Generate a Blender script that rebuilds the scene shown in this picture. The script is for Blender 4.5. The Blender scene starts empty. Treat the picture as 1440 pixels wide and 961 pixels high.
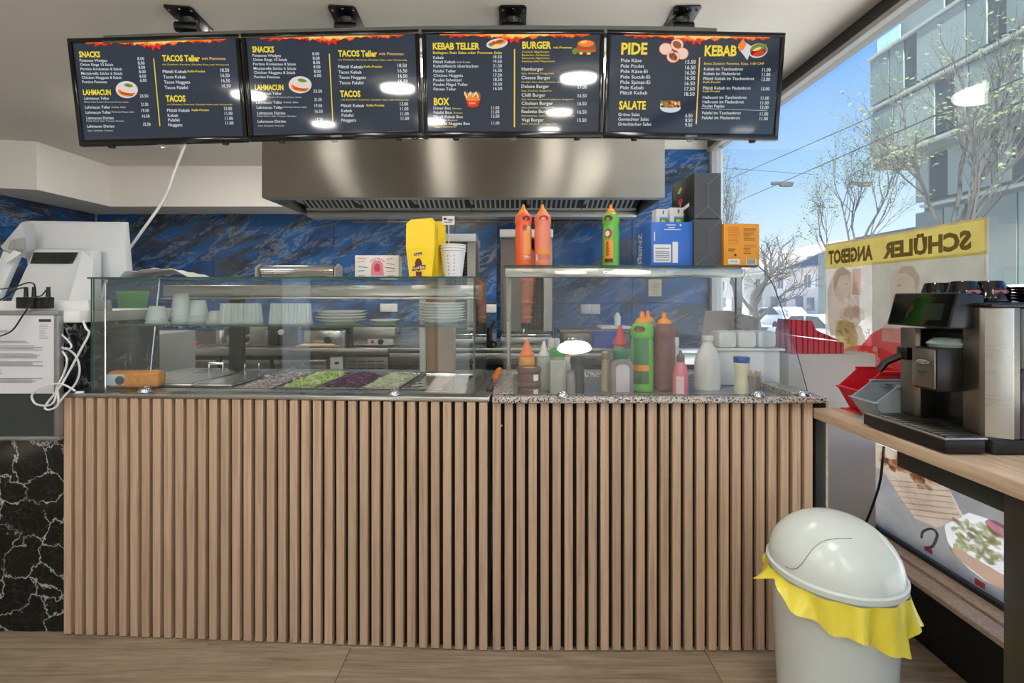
import bpy, bmesh, math, random
from mathutils import Vector, Matrix
PI = math.pi
S = bpy.context.scene
COL = S.collection
random.seed(7)

# ------------------------------------------------------------------ camera, sky, sun, lamps, exposure
CZ, F = 1.17, 680.0
cam = bpy.data.cameras.new('camera'); cam.lens = 17.0; cam.sensor_width = 36.0
cam.shift_y = -0.042; cam.clip_end = 600; cam.clip_start = 0.02
co = bpy.data.objects.new('camera', cam); COL.objects.link(co)
co.location = (0, 0, CZ); co.rotation_euler = (PI/2, 0, 0)
S.camera = co
S.view_settings.view_transform = 'Standard'; S.view_settings.look = 'None'
S.view_settings.gamma = 1.0; S.view_settings.use_curve_mapping = False
S.view_settings.exposure = 0.0
LAMP = 58.0       # emission of the round ceiling lamps
KITCHEN_FILL = 80.0  # emission of the two lamps added to brighten the kitchen
w = bpy.data.worlds.new('sky'); S.world = w; w.use_nodes = True
nt = w.node_tree; nt.nodes.clear()
tc = nt.nodes.new('ShaderNodeTexCoord'); sx = nt.nodes.new('ShaderNodeSeparateXYZ')
rp = nt.nodes.new('ShaderNodeValToRGB'); bg = nt.nodes.new('ShaderNodeBackground'); wo = nt.nodes.new('ShaderNodeOutputWorld')
nt.links.new(tc.outputs['Generated'], sx.inputs[0]); nt.links.new(sx.outputs['Z'], rp.inputs[0])
nt.links.new(rp.outputs[0], bg.inputs[0]); nt.links.new(bg.outputs[0], wo.inputs[0])
cr = rp.color_ramp
cr.elements[0].position = 0.0; cr.elements[0].color = (.80, .87, .93, 1)
cr.elements[1].position = 0.75; cr.elements[1].color = (.06, .20, .62, 1)
for p, c in ((.10, (.66, .80, .95)), (.22, (.36, .60, .95)), (.38, (.15, .38, .88))):
    e = cr.elements.new(p); e.color = (*c, 1)
bg.inputs[1].default_value = 1.45
sl = bpy.data.lights.new('sun', 'SUN'); sl.energy = 28.0; sl.angle = math.radians(2); sl.color = (1, .96, .9)
so = bpy.data.objects.new('sun', sl); COL.objects.link(so); so.location = (-10, 0, 20)
so.rotation_euler = Vector((.13, .85, -.62)).to_track_quat('-Z', 'Y').to_euler()

# ------------------------------------------------------------------ helpers
def P(px, py, d): return Vector(((px-720)*d/F, d, CZ-(py-420)*d/F))
def PX(px, d): return (px-720)*d/F
def PZ(py, d): return CZ-(py-420)*d/F
def C(r, g=None, b=None):
    if g is None: r, g, b = r
    f = lambda v: ((v/255+.055)/1.055)**2.4 if v > 10 else v/255/12.92
    return (f(r), f(g), f(b), 1)

MATS = {}
def mat(name, col, rough=.5, metal=0, vary=.08, scale=12, emit=None, es=0, trans=0, alpha=1, bump=0, stretch=(1, 1, 1), spec=.5, sub=0):
    if name in MATS: return MATS[name]
    m = bpy.data.materials.new(name); m.use_nodes = True
    nt = m.node_tree; b = nt.nodes['Principled BSDF']
    c = C(*col)
    b.inputs['Roughness'].default_value = rough; b.inputs['Metallic'].default_value = metal
    b.inputs['Specular IOR Level'].default_value = spec
    b.inputs['Base Color'].default_value = c
    if trans: b.inputs['Transmission Weight'].default_value = trans; b.inputs['IOR'].default_value = 1.35
    if alpha < 1: b.inputs['Alpha'].default_value = alpha
    if sub: b.inputs['Subsurface Weight'].default_value = sub; b.inputs['Subsurface Radius'].default_value = (.02, .02, .02)
    if emit is not None:
        b.inputs['Emission Color'].default_value = C(*emit); b.inputs['Emission Strength'].default_value = es
    if vary or bump:
        tc = nt.nodes.new('ShaderNodeTexCoord'); mp = nt.nodes.new('ShaderNodeMapping'); mp.inputs['Scale'].default_value = stretch
        nz = nt.nodes.new('ShaderNodeTexNoise'); nz.inputs['Scale'].default_value = scale; nz.inputs['Detail'].default_value = 4
        nt.links.new(tc.outputs['Object'], mp.inputs[0]); nt.links.new(mp.outputs[0], nz.inputs['Vector'])
        if vary:
            mx = nt.nodes.new('ShaderNodeMix'); mx.data_type = 'RGBA'
            mx.inputs[6].default_value = (*[v*(1-vary*2) for v in c[:3]], 1); mx.inputs[7].default_value = (*[min(1, v*(1+vary)) for v in c[:3]], 1)
            nt.links.new(nz.outputs['Fac'], mx.inputs[0]); nt.links.new(mx.outputs[2], b.inputs['Base Color'])
        if bump:
            bp = nt.nodes.new('ShaderNodeBump'); bp.inputs['Strength'].default_value = bump; bp.inputs['Distance'].default_value = .01
            nt.links.new(nz.outputs['Fac'], bp.inputs['Height']); nt.links.new(bp.outputs[0], b.inputs['Normal'])
    MATS[name] = m
    return m

def ramp_mat(name, build, rough=.4, metal=0, spec=.5):
    m = bpy.data.materials.new(name); m.use_nodes = True; nt = m.node_tree; b = nt.nodes['Principled BSDF']
    b.inputs['Roughness'].default_value = rough; b.inputs['Metallic'].default_value = metal; b.inputs['Specular IOR Level'].default_value = spec
    build(nt, b); MATS[name] = m
    return m
def N(nt, t, **kw):
    n = nt.nodes.new('ShaderNode'+t)
    for k, v in kw.items():
        k = k.replace('_', ' ')
        if k in n.inputs: n.inputs[k].default_value = v
        else: setattr(n, k.replace(' ', '_'), v)
    return n
def ramp(nt, fac, stops):
    r = nt.nodes.new('ShaderNodeValToRGB'); e = r.color_ramp.elements
    e[0].position, e[0].color = stops[0][0], C(*stops[0][1]); e[1].position, e[1].color = stops[-1][0], C(*stops[-1][1])
    for p, c in stops[1:-1]: k = e.new(p); k.color = C(*c)
    nt.links.new(fac, r.inputs[0]); return r.outputs[0]
def coords(nt, scale=(1, 1, 1), rot=(0, 0, 0), kind='Object'):
    tc = N(nt, 'TexCoord'); mp = N(nt, 'Mapping'); mp.inputs['Scale'].default_value = scale; mp.inputs['Rotation'].default_value = rot
    if kind == 'World':
        g = N(nt, 'NewGeometry'); nt.links.new(g.outputs['Position'], mp.inputs[0])
    else: nt.links.new(tc.outputs[kind], mp.inputs[0])
    return mp.outputs[0]
def mixc(nt, fac, a, b):
    mx = N(nt, 'Mix', data_type='RGBA')
    for i, v in ((0, fac), (6, a), (7, b)):
        if hasattr(v, 'node'): nt.links.new(v, mx.inputs[i])
        else: mx.inputs[i].default_value = v
    return mx.outputs[2]

def blue_marble(nt, b):
    r = coords(nt, (1, 1, 1), (0, math.radians(27), 0), 'World'); mp = N(nt, 'Mapping'); mp.inputs['Scale'].default_value = (.75, .75, 2.6); nt.links.new(r, mp.inputs[0]); v = mp.outputs[0]
    n1 = N(nt, 'TexNoise', Scale=1.25, Detail=9, Roughness=.6, Distortion=.35); nt.links.new(v, n1.inputs['Vector'])
    c1 = ramp(nt, n1.outputs['Fac'], [(.25, (24, 40, 62)), (.40, (34, 68, 112)), (.47, (44, 98, 158)), (.53, (40, 90, 150)), (.57, (64, 78, 92)), (.61, (40, 58, 84)), (.68, (44, 92, 150)), (.8, (28, 52, 84))])
    n2 = N(nt, 'TexNoise', Scale=3.2, Detail=14, Roughness=.74, Distortion=.5); nt.links.new(v, n2.inputs['Vector'])
    f2 = ramp(nt, n2.outputs['Fac'], [(.52, (0, 0, 0)), (.555, (170, 170, 170)), (.585, (20, 20, 20)), (.65, (0, 0, 0))])
    c2 = mixc(nt, f2, c1, C(176, 188, 200))
    n3 = N(nt, 'TexNoise', Scale=2.0, Detail=14, Roughness=.72, Distortion=.5); nt.links.new(v, n3.inputs['Vector'])
    f3 = ramp(nt, n3.outputs['Fac'], [(.55, (0, 0, 0)), (.585, (230, 230, 230)), (.62, (60, 60, 60)), (.68, (0, 0, 0))])
    c3 = mixc(nt, f3, c2, C(78, 72, 66))
    nt.links.new(c3, b.inputs['Base Color'])
M_TILE = ramp_mat('blue marble tile', blue_marble, .12)
def black_marble(nt, b):
    v = coords(nt, (1, 1, 1), (0, .3, 0), 'World')
    n = N(nt, 'TexNoise', Scale=3.5, Detail=6, Roughness=.65); nt.links.new(v, n.inputs['Vector'])
    vm = N(nt, 'VectorMath', operation='MULTIPLY_ADD'); nt.links.new(n.outputs['Color'], vm.inputs[0]); vm.inputs[1].default_value = (.30, .30, .30); nt.links.new(v, vm.inputs[2])
    vo = N(nt, 'TexVoronoi', feature='DISTANCE_TO_EDGE', Scale=9); nt.links.new(vm.outputs[0], vo.inputs['Vector'])
    vo2 = N(nt, 'TexVoronoi', feature='DISTANCE_TO_EDGE', Scale=21); nt.links.new(vm.outputs[0], vo2.inputs['Vector'])
    a = ramp(nt, vo.outputs['Distance'], [(.0, (255, 255, 255)), (.014, (190, 190, 190)), (.034, (0, 0, 0))])
    a2 = ramp(nt, vo2.outputs['Distance'], [(.0, (90, 90, 90)), (.03, (0, 0, 0))])
    n2 = N(nt, 'TexNoise', Scale=6, Detail=3); nt.links.new(v, n2.inputs['Vector'])
    k = ramp(nt, n2.outputs['Fac'], [(.36, (30, 30, 30)), (.50, (255, 255, 255))])
    a = mixc(nt, k, C(0, 0, 0), a)
    c = mixc(nt, a, C(17, 18, 18), C(190, 192, 190)); c = mixc(nt, a2, c, C(130, 132, 130))
    nt.links.new(c, b.inputs['Base Color'])
M_BLACKMARBLE = ramp_mat('black veined marble', black_marble, .15)
def wood(name, stops, scale=(30, 30, 1.2), rough=.5, nscale=3, kind='Object', knots=False, fine=.25):
    def f(nt, b):
        v = coords(nt, scale, (0, 0, 0), kind)
        oi = N(nt, 'ObjectInfo'); vm = N(nt, 'VectorMath', operation='ADD'); nt.links.new(v, vm.inputs[0])
        cx = N(nt, 'CombineXYZ'); mt = N(nt, 'Math', operation='MULTIPLY'); nt.links.new(oi.outputs['Random'], mt.inputs[0]); mt.inputs[1].default_value = 40
        for i in range(3): nt.links.new(mt.outputs[0], cx.inputs[i])
        nt.links.new(cx.outputs[0], vm.inputs[1])
        n = N(nt, 'TexNoise', Scale=nscale, Detail=6, Roughness=.6, Distortion=.6); nt.links.new(vm.outputs[0], n.inputs['Vector'])
        c = ramp(nt, n.outputs['Fac'], stops)
        if knots:
            v2 = coords(nt, (2.0, 5.0, 2.0), (0, 0, 0), kind)
            n2 = N(nt, 'TexNoise', Scale=2.2, Detail=5, Roughness=.7, Distortion=1.5); nt.links.new(v2, n2.inputs['Vector'])
            k = ramp(nt, n2.outputs['Fac'], [(.35, (110, 110, 110)), (.5, (0, 0, 0)), (.62, (0, 0, 0)), (.75, (140, 140, 140))])
            c = mixc(nt, k, c, C(70, 54, 40))
        hs = N(nt, 'HueSaturation'); m2 = N(nt, 'MapRange'); nt.links.new(oi.outputs['Random'], m2.inputs[0]); m2.inputs[3].default_value = .9; m2.inputs[4].default_value = 1.08
        nt.links.new(m2.outputs[0], hs.inputs['Value']); nt.links.new(c, hs.inputs['Color'])
        nt.links.new(hs.outputs[0], b.inputs['Base Color'])
    return ramp_mat(name, f, rough)
M_SLAT = wood('light oak slat', [(.25, (158, 128, 102)), (.5, (190, 161, 134)), (.75, (205, 178, 150))], (40, 40, 1.0))
M_FLOOR = wood('brown floor plank', [(.25, (112, 96, 78)), (.5, (150, 133, 112)), (.75, (176, 160, 136))], (1.2, 22, 8), .45, 3, knots=True)
M_DESK = wood('pale ash worktop', [(.25, (176, 146, 118)), (.5, (206, 182, 156)), (.75, (222, 202, 178))], (26, 1.6, 26), .4)
def granite(nt, b):
    v = coords(nt, (1, 1, 1), (0, 0, 0), 'World')
    vo = N(nt, 'TexVoronoi', Scale=260); nt.links.new(v, vo.inputs['Vector'])
    c = ramp(nt, vo.outputs['Color'], [(.0, (40, 38, 38)), (.28, (70, 66, 64)), (.33, (150, 142, 136)), (.6, (205, 200, 194)), (.8, (176, 160, 148)), (1, (230, 228, 224))])
    nt.links.new(c, b.inputs['Base Color'])
M_GRANITE = ramp_mat('speckled granite', granite, .2)
def steel(name, col, rough, aniso, st):
    def f(nt, b):
        v = coords(nt, st, (0, 0, 0), 'Object')
        n = N(nt, 'TexNoise', Scale=1, Detail=3); nt.links.new(v, n.inputs['Vector'])
        c = mixc(nt, n.outputs['Fac'], (*[x*.86 for x in C(*col)[:3]], 1), C(*col)); nt.links.new(c, b.inputs['Base Color'])
        mr = N(nt, 'MapRange'); nt.links.new(n.outputs['Fac'], mr.inputs[0]); mr.inputs[3].default_value = rough*.8; mr.inputs[4].default_value = rough*1.25
        nt.links.new(mr.outputs[0], b.inputs['Roughness'])
        if aniso:
            b.inputs['Anisotropic'].default_value = aniso; b.inputs['Anisotropic Rotation'].default_value = .25
            tg = N(nt, 'Tangent', direction_type='RADIAL', axis='Z'); nt.links.new(tg.outputs[0], b.inputs['Tangent'])
    return ramp_mat(name, f, rough, 1)
M_STEEL = steel('stainless steel', (196, 196, 192), .28, 0, (3, 3, 60))
M_HOOD = steel('brushed hood steel', (186, 180, 170), .42, 1.0, (2, 2, 160))
M_DSTEEL = steel('dull dark steel', (126, 126, 122), .38, 0, (3, 3, 60))
M_CHROME = steel('polished chrome', (225, 225, 225), .07, 0, (1, 1, 1))
M_MACH = steel('machine titanium steel', (140, 134, 124), .34, 0, (60, 60, 3))

def glass(name, tint=(1, 1, 1), haze=0.0, hazecol=(.85, .9, .9), refl=1.0, ior=1.5):
    m = bpy.data.materials.new(name); m.use_nodes = True; nt = m.node_tree; nt.nodes.clear()
    o = N(nt, 'OutputMaterial'); t = N(nt, 'BsdfTransparent'); t.inputs[0].default_value = (*tint, 1)
    g = N(nt, 'BsdfGlossy'); g.inputs['Roughness'].default_value = .015
    lw = N(nt, 'LayerWeight'); lw.inputs['Blend'].default_value = .5      # Schlick reflectance, the same on both faces
    pw = N(nt, 'Math', operation='POWER'); nt.links.new(lw.outputs['Facing'], pw.inputs[0]); pw.inputs[1].default_value = 5
    fr = N(nt, 'Math', operation='MULTIPLY_ADD'); nt.links.new(pw.outputs[0], fr.inputs[0]); fr.inputs[1].default_value = .96; fr.inputs[2].default_value = .04
    a = t.outputs[0]
    if haze:
        d = N(nt, 'BsdfTranslucent'); d.inputs[0].default_value = (*hazecol, 1)
        df = N(nt, 'BsdfDiffuse'); df.inputs[0].default_value = (*hazecol, 1)
        ad = N(nt, 'MixShader'); ad.inputs[0].default_value = .5; nt.links.new(d.outputs[0], ad.inputs[1]); nt.links.new(df.outputs[0], ad.inputs[2])
        v = coords(nt, (1, 1, 1), (0, 0, 0), 'World'); n = N(nt, 'TexNoise', Scale=3, Detail=4); nt.links.new(v, n.inputs['Vector'])
        mr = N(nt, 'MapRange'); nt.links.new(n.outputs['Fac'], mr.inputs[0]); mr.inputs[3].default_value = haze*.6; mr.inputs[4].default_value = haze*1.4
        mh = N(nt, 'MixShader'); nt.links.new(mr.outputs[0], mh.inputs[0]); nt.links.new(t.outputs[0], mh.inputs[1]); nt.links.new(ad.outputs[0], mh.inputs[2]); a = mh.outputs[0]
    mx = N(nt, 'MixShader'); mm = N(nt, 'Math', operation='MULTIPLY'); mm.inputs[1].default_value = refl
    nt.links.new(fr.outputs[0], mm.inputs[0]); nt.links.new(mm.outputs[0], mx.inputs[0]); nt.links.new(a, mx.inputs[1]); nt.links.new(g.outputs[0], mx.inputs[2])
    nt.links.new(mx.outputs[0], o.inputs[0]); MATS[name] = m
    return m
M_GLASS = glass('clear case glass', (.98, .992, .988), .026, (.82, .9, .88))  # whitish haze mixed into the panes stands in for window glare
M_SHELF = glass('green shelf glass', (.93, .985, .965), .03, (.75, .9, .85))
M_WINDOW = glass('dusty window glass', (.95, .97, .97), .065, (.8, .86, .86))
M_EDGE = mat('green glass edge', (44, 84, 74), .15, vary=.05)
M_CLEAR = glass('clear plastic', (.93, .93, .92), .16, (.85, .85, .84))
M_MILKY = mat('milky plastic', (206, 212, 208), .35, alpha=.72)
M_TUBS = mat('translucent tub plastic', (222, 232, 230), .3, alpha=.5)

M_WHITE = mat('white plastic', (226, 227, 226), .35, vary=.02)
M_PAPER = mat('white paper', (222, 222, 220), .8, vary=.03)
M_BLACK = mat('black plastic', (18, 18, 19), .3, vary=.1)
M_MATBLACK = mat('matt black', (24, 24, 24), .6, vary=.1)
M_GREYMETAL = mat('dark grey coated metal', (62, 64, 64), .45, vary=.06)
M_WALL = mat('white wall paint', (236, 233, 227), .7, vary=.02, scale=2, bump=.02)
M_CEIL = mat('ceiling paint', (232, 227, 219), .75, vary=.02, scale=1.5)
M_CREAM = mat('beige wall paint', (206, 196, 182), .7, vary=.05, scale=2)
M_GROUT = mat('grey grout', (120, 118, 112), .8)

class MB:
    def __init__(s): s.bm = bmesh.new()
    def _mi(s, fs, mi):
        for f in fs: f.material_index = mi
    def box(s, a, b, bev=0, mi=0, seg=2, mtx=None):
        c = [(a[i]+b[i])/2 for i in range(3)]; d = [abs(b[i]-a[i]) for i in range(3)]
        t = bmesh.new(); bmesh.ops.create_cube(t, size=1)
        for v in t.verts: v.co = Vector((v.co.x*d[0]+c[0], v.co.y*d[1]+c[1], v.co.z*d[2]+c[2]))
        if bev: bmesh.ops.bevel(t, geom=t.edges[:], offset=min(bev, min(d)*.49), segments=seg, affect='EDGES', profile=.5)
        s.merge(t, mi, mtx); return s
    def merge(s, t, mi=0, mtx=None, keep=False):
        if mtx is not None: bmesh.ops.transform(t, matrix=mtx, verts=t.verts)
        mp = {}
        for v in t.verts: mp[v] = s.bm.verts.new(v.co)
        for f in t.faces:
            try: n = s.bm.faces.new([mp[v] for v in f.verts])
            except ValueError: continue
            n.material_index = f.material_index if keep else mi; n.smooth = True
        t.free()
    def lathe(s, prof, c=(0, 0, 0), seg=20, mi=0, sx=1, sy=1, axis='Z', mtx=None, caps=True):
        t = bmesh.new(); rings = []
        for r, z in prof:
            if r < 1e-5: rings.append([t.verts.new((0, 0, z))])
            else: rings.append([t.verts.new((r*sx*math.cos(2*PI*k/seg), r*sy*math.sin(2*PI*k/seg), z)) for k in range(seg)])
        for A, B in zip(rings, rings[1:]):
            for k in range(seg):
                a0, a1 = A[k % len(A)], A[(k+1) % len(A)]; b0, b1 = B[k % len(B)], B[(k+1) % len(B)]
                vs = []
                for v in (a0, a1, b1, b0):
                    if v not in vs: vs.append(v)
                if len(vs) > 2:
                    try: t.faces.new(vs)
                    except ValueError: pass
        if caps:
            if len(rings[0]) > 1: t.faces.new(rings[0][::-1])
            if len(rings[-1]) > 1: t.faces.new(rings[-1])
        R = Matrix.Identity(4)
        if axis == 'X': R = Matrix.Rotation(PI/2, 4, 'Y')
        if axis == 'Y': R = Matrix.Rotation(-PI/2, 4, 'X')
        s.merge(t, mi, (mtx or Matrix.Identity(4)) @ Matrix.Translation(c) @ R); return s
    def cyl(s, c, r, h, axis='Z', seg=20, mi=0, r2=None):
        return s.lathe([(r, 0), (r if r2 is None else r2, h)], c, seg, mi, axis=axis)
    def tube(s, pts, r, seg=6, mi=0, r2=None, smooth=0):
        pts = [Vector(p) for p in pts]
        if smooth:
            out = []
            n = len(pts)
            for i in range(n-1):
                p0, p1, p2, p3 = pts[max(0, i-1)], pts[i], pts[i+1], pts[min(n-1, i+2)]
                for k in range(smooth):
                    u = k/smooth
                    out.append(.5*((2*p1)+(p2-p0)*u+(2*p0-5*p1+4*p2-p3)*u*u+(3*p1-p0-3*p2+p3)*u**3))
            out.append(pts[-1]); pts = out
        rings = []; n = len(pts); up = None
        for i, p in enumerate(pts):
            t = (pts[min(n-1, i+1)]-pts[max(0, i-1)]).normalized()
            if up is None: up = t.orthogonal().normalized()
            up = (up-t*up.dot(t)); up = up.normalized() if up.length > 1e-6 else t.orthogonal().normalized()
            b = t.cross(up); rr = r if r2 is None else r+(r2-r)*i/(n-1)
            rings.append([s.bm.verts.new(p+(up*math.cos(2*PI*k/seg)+b*math.sin(2*PI*k/seg))*rr) for k in range(seg)])
        for A, B in zip(rings, rings[1:]):
            for k in range(seg):
                f = s.bm.faces.new((A[k], A[(k+1) % seg], B[(k+1) % seg], B[k])); f.material_index = mi; f.smooth = True
        for R_ in (rings[0][::-1], rings[-1]):
            f = s.bm.faces.new(R_); f.material_index = mi
        return s
    def prism(s, pts, ext, mi=0, bev=0):
        t = bmesh.new(); e = Vector(ext)
        a = [t.verts.new(Vector(p)) for p in pts]; b = [t.verts.new(Vector(p)+e) for p in pts]; n = len(pts)
        t.faces.new(a[::-1]); t.faces.new(b)
        for k in range(n): t.faces.new((a[k], a[(k+1) % n], b[(k+1) % n], b[k]))
        bmesh.ops.recalc_face_normals(t, faces=t.faces)
        if bev: bmesh.ops.bevel(t, geom=t.edges[:], offset=bev, segments=2, affect='EDGES', profile=.5)
        s.merge(t, mi); return s
    def poly(s, pts, mi=0):
        f = s.bm.faces.new([s.bm.verts.new(Vector(p)) for p in pts]); f.material_index = mi; return s
    def grid(s, fn, nu, nv, mi=0):
        vs = [[s.bm.verts.new(fn(i/nu, j/nv)) for j in range(nv+1)] for i in range(nu+1)]
        for i in range(nu):
            for j in range(nv):
                f = s.bm.faces.new((vs[i][j], vs[i+1][j], vs[i+1][j+1], vs[i][j+1])); f.material_index = mi; f.smooth = True
        return s
    def obj(s, name, mats, parent=None, loc=(0, 0, 0), rz=0, angle=.7, normals=True):
        if normals: bmesh.ops.recalc_face_normals(s.bm, faces=s.bm.faces)
        me = bpy.data.meshes.new(name); s.bm.to_mesh(me); s.bm.free()
        for m in (mats if isinstance(mats, (list, tuple)) else [mats]): me.materials.append(m)
        if len(me.polygons) > 2: me.set_sharp_from_angle(angle=angle)
        o = bpy.data.objects.new(name, me); COL.objects.link(o); o.location = loc; o.rotation_euler = (0, 0, rz)
        if parent: o.parent = parent
        return o

def tag(o, label, cat, group=None, kind=None):
    o['label'] = label; o['category'] = cat
    if group: o['group'] = group
    if kind: o['kind'] = kind
    return o
def thing(name, label, cat, loc=(0, 0, 0), rz=0, group=None, tilt=0):
    o = bpy.data.objects.new(name, None); COL.objects.link(o); o.location = loc; o.rotation_euler = (tilt, 0, rz); o.empty_display_size = .05
    return tag(o, label, cat, group)
def solo(mb, name, mats, label, cat, loc=(0, 0, 0), rz=0, group=None, kind=None, **k):
    return tag(mb.obj(name, mats, None, loc, rz, **k), label, cat, group, kind)
def struct(o): o['kind'] = 'structure'; return o
def root(name, loc=(0, 0, 0)):
    o = bpy.data.objects.new(name, None); COL.objects.link(o); o.location = loc; return struct(o)
def dup(r, loc, rz=None, label=None):
    c = r.copy(); COL.objects.link(c); c.location = loc
    if rz is not None: c.rotation_euler = (0, 0, rz)
    if label: c['label'] = label
    for ch in list(r.children):
        d = ch.copy(); COL.objects.link(d); d.parent = c
        for g in list(ch.children):
            e = g.copy(); COL.objects.link(e); e.parent = d
    return c

TXT = {}
def text_data(s, bold):
    k = (s, bold)
    if k not in TXT:
        cu = bpy.data.curves.new('lettering', 'FONT'); cu.body = s; cu.size = 1; cu.resolution_u = 2; cu.offset = bold
        ob = bpy.data.objects.new('lettering', cu)
        me = bpy.data.meshes.new_from_object(ob)
        vs = [v.co.copy() for v in me.vertices]; fs = [tuple(p.vertices) for p in me.polygons]
        bpy.data.objects.remove(ob); bpy.data.curves.remove(cu); bpy.data.meshes.remove(me)
        TXT[k] = (vs, fs)
    return TXT[k]
CAP = max(v.y for v in text_data('H', 0)[0])
class Sheet:
    """flat print on a plane: O origin, U right, V up, in the units of the print"""
    def __init__(s, mb, O, U, V, lift=.0004):
        s.mb = mb; s.O = Vector(O); s.U = Vector(U); s.V = Vector(V); s.N = s.U.cross(s.V).normalized(); s.k = 1; s.lift = lift
    def at(s, u, v): return s.O+s.U*u+s.V*v+s.N*(s.lift*s.k)
    def poly(s, pts, mi=0): s.mb.poly([s.at(*p) for p in pts], mi); s.k += .12
    def rect(s, u0, v0, u1, v1, mi=0): s.poly([(u0, v0), (u1, v0), (u1, v1), (u0, v1)], mi)
    def ell(s, u, v, ru, rv, mi=0, n=20, rot=0, a0=0, a1=2*PI):
        c, d = math.cos(rot), math.sin(rot); pts = []
        for k in range(n):
            a = a0+(a1-a0)*k/(n if a1-a0 > 6.2 else n-1); x, y = ru*math.cos(a), rv*math.sin(a); pts.append((u+x*c-y*d, v+x*d+y*c))
        s.poly(pts, mi)
    def text(s, t, u0, u1, v, cap, mi=0, bold=0, flip=False, rise=0):
        vs, fs = text_data(t, bold)
        if not vs: return
        x0 = min(p.x for p in vs); x1 = max(p.x for p in vs); sx_ = (u1-u0)/(x1-x0); sy = cap/CAP
        nv = []
        for p in vs:
            u = u0+(p.x-x0)*sx_
            if flip: u = u0+u1-u
            nv.append(s.mb.bm.verts.new(s.at(u, v+p.y*sy+rise*(u-u0))))
        for f in fs:
            try: q = s.mb.bm.faces.new([nv[i] for i in f]); q.material_index = mi
            except ValueError: pass
        s.k += .12

# ------------------------------------------------------------------ the room
CEIL = 2.38; XW = 1.53; DR = 3.70; DL = 4.80; XL = -4.13; XSTEP = -.12
fl = MB(); fl.box((-5.3, -4.2, -.12), (1.6, 5.0, -.013)); floor = struct(fl.obj('floor', M_FLOOR))
rows = [-.47+.19*k for k in range(13)]
for k, y in enumerate(rows):
    off = (.64, .15, -.3, .9)[(k-10) % 4]; x = off-1.18*4
    while x < 1.39:
        a, b = max(x, -2.6), min(x+1.18, 1.388)
        if b-a > .05:
            m = MB(); m.box((a+.0008, y+.0008, -.012), (b-.0008, y+.1892, 0), .0012, seg=1); m.obj('plank', M_FLOOR, floor)
        x += 1.18
c = MB(); c.box((-5.35, -4.25, CEIL), (1.6, 5.0, CEIL+.15)); struct(c.obj('ceiling', M_CEIL))
# back wall: the part behind the hood's right stands further forward than the part on the left
wb = MB(); wb.box((XSTEP, DR+.012, 0), (1.62, 5.0, CEIL)); wb.box((-4.3, DL+.012, 0), (XSTEP, 5.0, CEIL))
wall_back = struct(wb.obj('wall_back', M_WALL))
def tiles(parent, x0, x1, y, z0, z1, tw, zs, ox, axis='X'):
    x = ox-tw*math.ceil((ox-x0)/tw)
    while x < x1-1e-4:
        a, b = max(x, x0), min(x+tw, x1)
        for za, zb in zip(zs, zs[1:]):
            if b-a > .02:
                m = MB()
                if axis == 'X': m.box((a+.0012, y, za+.0012), (b-.0012, y+.0115, zb-.0012), .001, seg=1)
                else: m.box((y-.0115, a+.0012, za+.0012), (y, b-.0012, zb-.0012), .001, seg=1)
                m.obj('tile', M_TILE, parent)
        x += tw
tiles(wall_back, XSTEP, XW-.001, DR, 0, 0, .60, [.54, 1.137, 2.313], PX(889, DR))
tiles(wall_back, XL, XSTEP, DL, 0, 0, 1.2, [.54, 1.137, 2.05], PX(300, DL))
wl = MB(); wl.box((XL-.15, 2.3, 0), (XL-.012, 5.0, CEIL)); wl.box((-5.35, -4.25, 0), (-5.2, 2.3, CEIL)); wl.box((-5.35, 2.3, 0), (XL-.15, 2.45, CEIL)); wall_left = struct(wl.obj('wall_left', M_WALL))
tiles(wall_left, 3.0, DL-.001, XL, 0, 0, .9, [.54, 1.137, 2.05], DL, 'Y')
wf = MB(); WX = (-4.14, -1.54, 1.10)
for a, b in zip((-5.3, WX[0]+.3, WX[1]+.3), (WX[0]-.3, WX[1]-.3, WX[2]-.3)): wf.box((a, -4.25, 0), (b, -4.1, CEIL))
wf.box((WX[2]+.3, -4.25, 0), (1.6, -4.1, CEIL))
for x in WX: wf.box((x-.3, -4.25, 2.3), (x+.3, -4.1, CEIL))
struct(wf.obj('wall_front', M_CREAM))
for i, x in enumerate(WX):
    w2 = root('window_%d' % (i+2), (x, -4.17, 0))
    for nm, a, b in (('side_frame', (-.3, -.04, 0), (-.26, .04, 2.3)), ('side_frame', (.26, -.04, 0), (.3, .04, 2.3)), ('top_frame', (-.26, -.04, 2.25), (.26, .04, 2.3))):
        m = MB(); m.box(a, b); m.obj(nm, mat('dark window frame', (34, 34, 34), .4), w2)
    m = MB(); m.box((-.26, -.004, .0), (.26, .004, 2.25)); m.obj('pane', M_WINDOW, w2)
# low wall under the shop window, with the ridged brown sill on it
wr = MB(); wr.box((1.39, -4.1, -.1), (1.60, DR+.01, .185)); struct(wr.obj('wall_right', M_MATBLACK))
M_SILL = mat('brown ridged sill', (208, 184, 162), .55, vary=.25, scale=90)
ts = MB()
ts.box((1.382, -4.1, .183), (1.447, DR, .203), .004); ts.box((1.455, -4.1, .183), (1.512, DR, .208), .004)
struct(ts.obj('trim_1', M_SILL))
win = root('window_1', (XW, 0, 0))
M_FRAME = mat('dark window frame', (34, 34, 34), .4)
m = MB(); m.box((-.03, -4.1, CEIL-.07), (.07, DR+.01, CEIL)); m.obj('top_frame', M_FRAME, win)
m = MB(); m.box((-.045, -4.1, CEIL-.095), (-.012, DR-.01, CEIL-.07)); m.obj('top_bead', mat('grey frame bead', (150, 150, 146), .4), win)
m = MB(); m.box((-.02, DR-.045, .2), (.05, DR+.011, CEIL-.07)); m.obj('side_frame', mat('light grey frame', (186, 186, 182), .4), win)
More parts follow.
